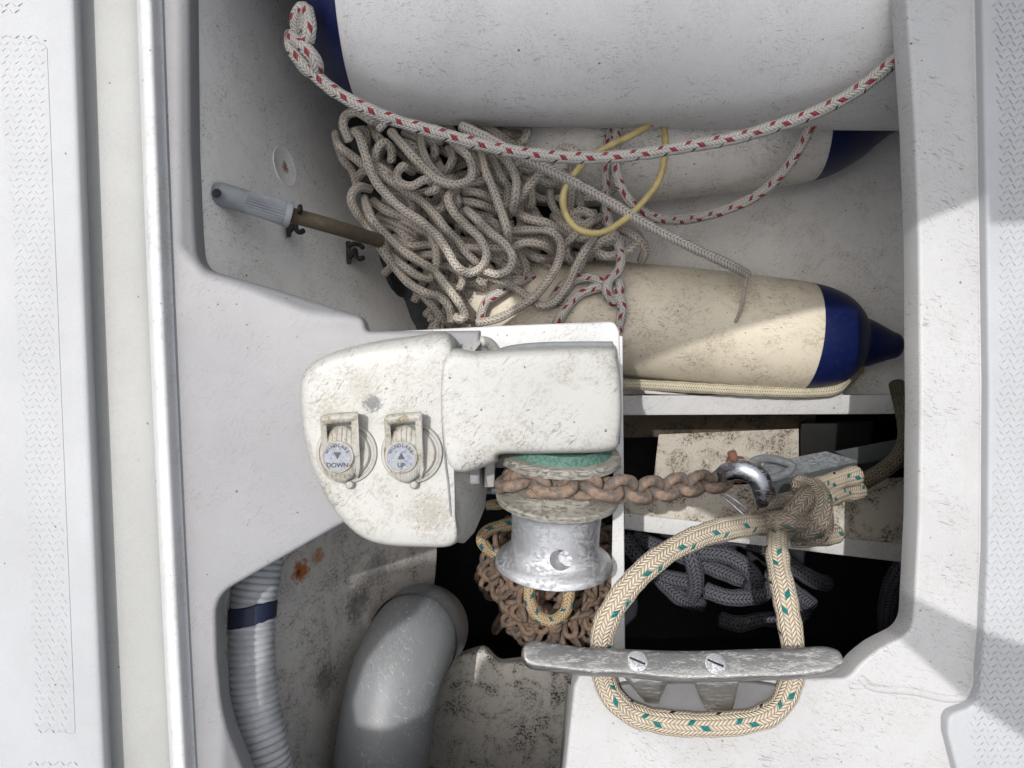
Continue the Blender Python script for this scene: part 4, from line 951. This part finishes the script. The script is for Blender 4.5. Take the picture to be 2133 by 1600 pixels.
def strands(lst, z0, conv, amp=.008, rad=RW, zstep=.0012):
    for k, q in enumerate(lst):
        pts = conv(q); z = z0 + ((k * 7) % 5) * zstep * 2; ph0 = rnd.uniform(0, 6); n = len(pts)
        pp = []
        for i, (x, y) in enumerate(pts):
            end = -.018 if i in (0, n - 1) else 0
            slope = -.00010 * max(0, y - 430) - .00006 * max(0, x - 900)
            pp.append(P(x, y, z + slope + amp * math.sin(i * 1.9 + ph0) + end))
        mb.add(*tube_data(pp, rad, 14, rad * .5))
strands(top, -.215, Z4, .005); strands(mid, -.238, Z4, .007); strands(low, -.265, Z4, .007); strands(z5, -.262, Z5, .006, .0066)
# the bed of the tangle: more of the same rope lying below
for k in range(84):
    cx = rnd.uniform(760, 1120); cy = rnd.uniform(280, 600)
    if cx < 700 + (cy - 200) * .45: cx = 700 + (cy - 200) * .45 + rnd.uniform(15, 90)
    a = rnd.uniform(.4, 1.3); pts = []
    for i in range(7):
        pts.append(P(cx, cy, -.295 - rnd.uniform(0, .02) - .00010 * max(0, cy - 430))); cx += math.cos(a) * 34; cy += math.sin(a) * 34; a += rnd.uniform(-.7, .7)
    pts = [p for p in pts]
    mb.add(*tube_data(pts, RW, 10, RW * .7))
tg = mb.build('tangled_rope', M['rope']); tag(tg, 'large grey tangle of braided rope heaped against the left locker wall', 'rope')
# whipped white rope end
o = rope('rope_end', [(778, 243, -.125), (792, 238, -.118), (802, 252, -.118), (790, 268, -.13)], .005, M['ropew'], 'small knotted white rope end on the long red flecked rope', 'rope end')
WOB = 0
# dark net bag below the tangle
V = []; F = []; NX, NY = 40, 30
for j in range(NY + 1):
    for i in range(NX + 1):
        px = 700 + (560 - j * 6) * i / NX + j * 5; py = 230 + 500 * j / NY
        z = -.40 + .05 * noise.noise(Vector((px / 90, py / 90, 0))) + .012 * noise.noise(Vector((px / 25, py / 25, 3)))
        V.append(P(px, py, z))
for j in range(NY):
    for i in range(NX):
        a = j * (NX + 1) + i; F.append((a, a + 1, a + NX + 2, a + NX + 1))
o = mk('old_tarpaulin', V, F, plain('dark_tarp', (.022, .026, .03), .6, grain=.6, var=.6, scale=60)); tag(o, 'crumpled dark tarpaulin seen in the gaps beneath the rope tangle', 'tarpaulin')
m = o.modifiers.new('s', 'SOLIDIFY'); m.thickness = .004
# brown anchor line bundle seen behind the tangle
o = tube('brown_sack', [P(*p) for p in [(1090, 340, -.33), (1130, 290, -.32), (1185, 235, -.33), (1230, 190, -.34)]], lambda t_: .022 + .008 * math.sin(t_ * 3.1), rust_mat('brown_cloth', (.16, .07, .05), (.08, .05, .05), (.2, .12, .09), seed=9), nseg=20)
tag(o, 'reddish brown cloth bundle between the tangle and the half hidden fender', 'cloth')

# ------------------------------------------------------------------ pump handle on the wall with clips
hd_ = thing('deck_brush', 'pole with a ribbed grey grip and tarnished tube clipped to the left wall', 'pole', P(600, 450, -.12))
A = P(438, 398, -.07); Bv = P(606, 448, -.11); d = (Bv - A).normalized()
grip = [(0, 0), (.0005, .008), (.003, .0135), (.010, .0158), (.03, .0158)]
Lg = (Bv - A).length; mb = MB(); ns = 56; x_, y_, z_ = basis(A, Bv); V = []; F = []
prof = [(0, .0005), (.0006, .008), (.004, .0115), (.010, .0132), (.036, .0134), (.040, .0134), (.05, .0134), (Lg * .75, .0142), (Lg - .010, .0150), (Lg - .008, .0140), (Lg - .006, .0158), (Lg - .001, .0158), (Lg, .013), (Lg, .001)]
for s, r in prof:
    for j in range(ns):
        a = 2 * math.pi * j / ns; rr_ = r - (.0016 * (j % 2) if .038 < s < Lg - .009 else 0)
        V.append(A + z_ * s + x_ * math.cos(a) * rr_ + y_ * math.sin(a) * rr_)
for i in range(len(prof) - 1):
    for j in range(ns): j2 = (j + 1) % ns; F.append((i * ns + j, i * ns + j2, (i + 1) * ns + j2, (i + 1) * ns + j))
g = mk('grip', V, F, M['grip'], hd_); fixn(g); autosmooth(g, 50)
lathe('grip_hole', [(0, .0035), (.0004, .0052), (.0006, .0052), (-.0005, .0)][::-1], P(452, 403, -.0565), (0, 0, 1), M['black'], g, nseg=24)
tube('tube', [Bv, P(700, 474, -.135), P(790, 502, -.21)], .0092, M['brass'], hd_, nseg=24)
def wall_z(px, py, ob='locker_wall'):
    dg_ = bpy.context.evaluated_depsgraph_get(); ob = bpy.data.objects[ob].evaluated_get(dg_)
    hit, loc, nr, _ = ob.ray_cast(cam.location, (P(px, py, 0) - cam.location).normalized()); return loc.z if hit else -.3
def clip(px, py, z, label):
    z = wall_z(px, py) + .036
    c = thing('pole_clip', label, 'clip', P(px, py, z), 'black spring clips on the left wall')
    prism('clip_base', [(px - 16, py - 6, z), (px - 6, py - 6, z), (px - 4, py + 42, z), (px - 14, py + 42, z)], [(px - 16, py - 6, z - .02), (px - 6, py - 6, z - .02), (px - 4, py + 42, z - .02), (px - 14, py + 42, z - .02)], M['black'], c)
    tube('clip_jaw', [P(px - 10, py + 4, z), P(px + 2, py + 0, z), P(px + 14, py + 3, z + .004), P(px + 20, py + 8, z + .008)], .0034, M['black'], c, nseg=10)
    tube('clip_jaw', [P(px - 8, py + 30, z), P(px - 2, py + 22, z), P(px + 4, py + 12, z), P(px + 6, py + 26, z + .004), P(px + 14, py + 32, z + .006), P(px + 22, py + 28, z + .008)], .0034, M['black'], c, nseg=10)
clip(611, 452, -.13, 'black spring clip holding the pole beside its grey grip')
clip(736, 508, -.20, 'empty-jawed black clip below the tarnished tube near the rope tangle')
tube('clip_screw', [P(622, 436, -.10), P(628, 437, -.1)], .006, M['black'], hd_)

# round filler plugs on the walls
def plug(px, py, z, nrm, r, mat, label, sx=1):
    c = P(px, py, z); o = lathe('wall_plug', [(-.004, r * 1.03), (.0012, r * 1.0), (.0024, r * .95), (.0016, r * .90), (.0022, 0)], c, nrm, mat, None, nseg=64)
    tag(o, label, 'plug', 'round plugs in the walls'); return o
PLUGS = [(592, 347, 'wall', 'round white plug with a small rust spot on the upper left wall'), (615, 1192, 'wallb', 'round plug streaked with orange rust beside the ribbed hose')]

# ------------------------------------------------------------------ hose and pipe at the bottom left
hz = thing('ribbed_hose', 'grey corrugated hose with a band of navy tape in the lower left corner', 'hose', P(540, 1400, -.1))
hpts = catmull([P(*p) for p in [(548, 1130, -.135), (536, 1200, -.125), (524, 1290, -.115), (524, 1380, -.11), (532, 1470, -.105), (552, 1570, -.10), (575, 1680, -.10), (590, 1800, -.10)]], .00065)
T_ = len(hpts)
def hr(t_): return .0250 + .0030 * abs(math.sin(t_ * T_ * .00065 / .0078 * math.pi)) ** .7
mb = MB(); mb.add(*tube_data(hpts, hr, 40, resampled=True)); mb.build('hose_wall', M['hose'], hz)
tp = [P(*p) for p in [(526, 1258, -.117), (524.5, 1275, -.116), (523.5, 1295, -.115)]]
tpo = tube('tape', tp, .0292, M['navy'], hz, nseg=40, step=.002)
for v in tpo.data.vertices: v.co.y += .5 * 0.0012 * math.sin(v.co.x * 700) + .25 * (v.co.x - P(525, 0, -.11).x)
# elbow pipe
pp = thing('drain_pipe', 'wide grey plastic elbow pipe, its crown lit by the sun', 'pipe', P(820, 1450, -.3))
tube('elbow', [P(*p) for p in [(770, 1900, -.24), (785, 1700, -.25), (798, 1560, -.262), (815, 1450, -.278), (835, 1385, -.30), (862, 1330, -.34), (882, 1310, -.40), (888, 1310, -.50), (890, 1310, -.6)]], .0655, M['pvc'], pp, nseg=64, step=.006)
tube('collar', [P(860, 1332, -.335), P(881, 1312, -.385), P(888, 1309, -.44)], .068, M['pvc'], pp, nseg=64, step=.005, caps=False)

# ------------------------------------------------------------------ unseen sheets added above the camera, outlines shaped for their shadows
def up(px, py, zz, z=0.0):
    p = P(px, py, z); h = zz - z; return (p.x - TX * h, p.y - TY * h)
AZ = 1.0
edge = [(352, -420), (352, 500), (400, 560), (480, 585), (620, 640), (735, 655), (770, 500), (782, 340), (850, 350), (905, 395), (930, 480), (960, 590), (1100, 620), (1215, 634), (1279, 618), (1811, 466), (1914, 458), (2050, 403), (2060, 468), (2500, 452)]
aw = [up(x, y, AZ) for x, y in edge] + [up(2500, -420, AZ)]
o = sheet('awning', aw, AZ); tag(o, 'pale canvas awning stretched above the locker, out of the picture', 'awning')
aw = [up(x, y, AZ) for x, y in [(452, 1246), (480, 1225), (560, 1190), (640, 1240), (650, 1335), (585, 1390), (546, 1458), (525, 1562), (550, 1615), (640, 1622), (720, 1590), (745, 1515), (800, 1500), (1060, 1500), (1060, 1760), (440, 1760)]]
o = sheet('canvas_flap', aw, AZ, 'canvas2'); tag(o, 'small canvas flap above the ribbed hose, out of the picture', 'flap')
st = [(1450, 950), (1540, 955), (1640, 1000), (1740, 1100), (1913, 1248), (2049, 1314), (2300, 1400), (2600, 1480), (2600, 1840), (2300, 1660), (2133, 1537), (2009, 1452), (1898, 1351), (1760, 1230), (1640, 1140), (1560, 1110), (1500, 1060), (1440, 1030)]
o = sheet('canvas_strap', [up(x, y, AZ) for x, y in st], AZ, 'webbing'); tag(o, 'broad canvas strap of the awning, out of the picture at the lower right', 'strap')

# plugs are set on the real wall surfaces
dg = bpy.context.evaluated_depsgraph_get()
for px, py, mk_, lb in PLUGS:
    p = P(px, py, 0); dirn = (p - cam.location).normalized()
    ob = bpy.data.objects['locker_wall' if mk_ == 'wall' else 'lower_wall'].evaluated_get(dg)
    hit, loc, nrm, _ = ob.ray_cast(cam.location, dirn)
    if hit:
        if nrm.dot(dirn) > 0: nrm = -nrm
        k_ = lathe('wall_plug', [(-.004, .0275), (.0008, .027), (.0016, .0262), (.0010, .0252), (.0012, 0)], loc, nrm, M[mk_], None, nseg=64)
        tag(k_, lb, 'plug', 'round plugs in the walls'); print('PLUG', px, py, tuple(round(v, 3) for v in loc))
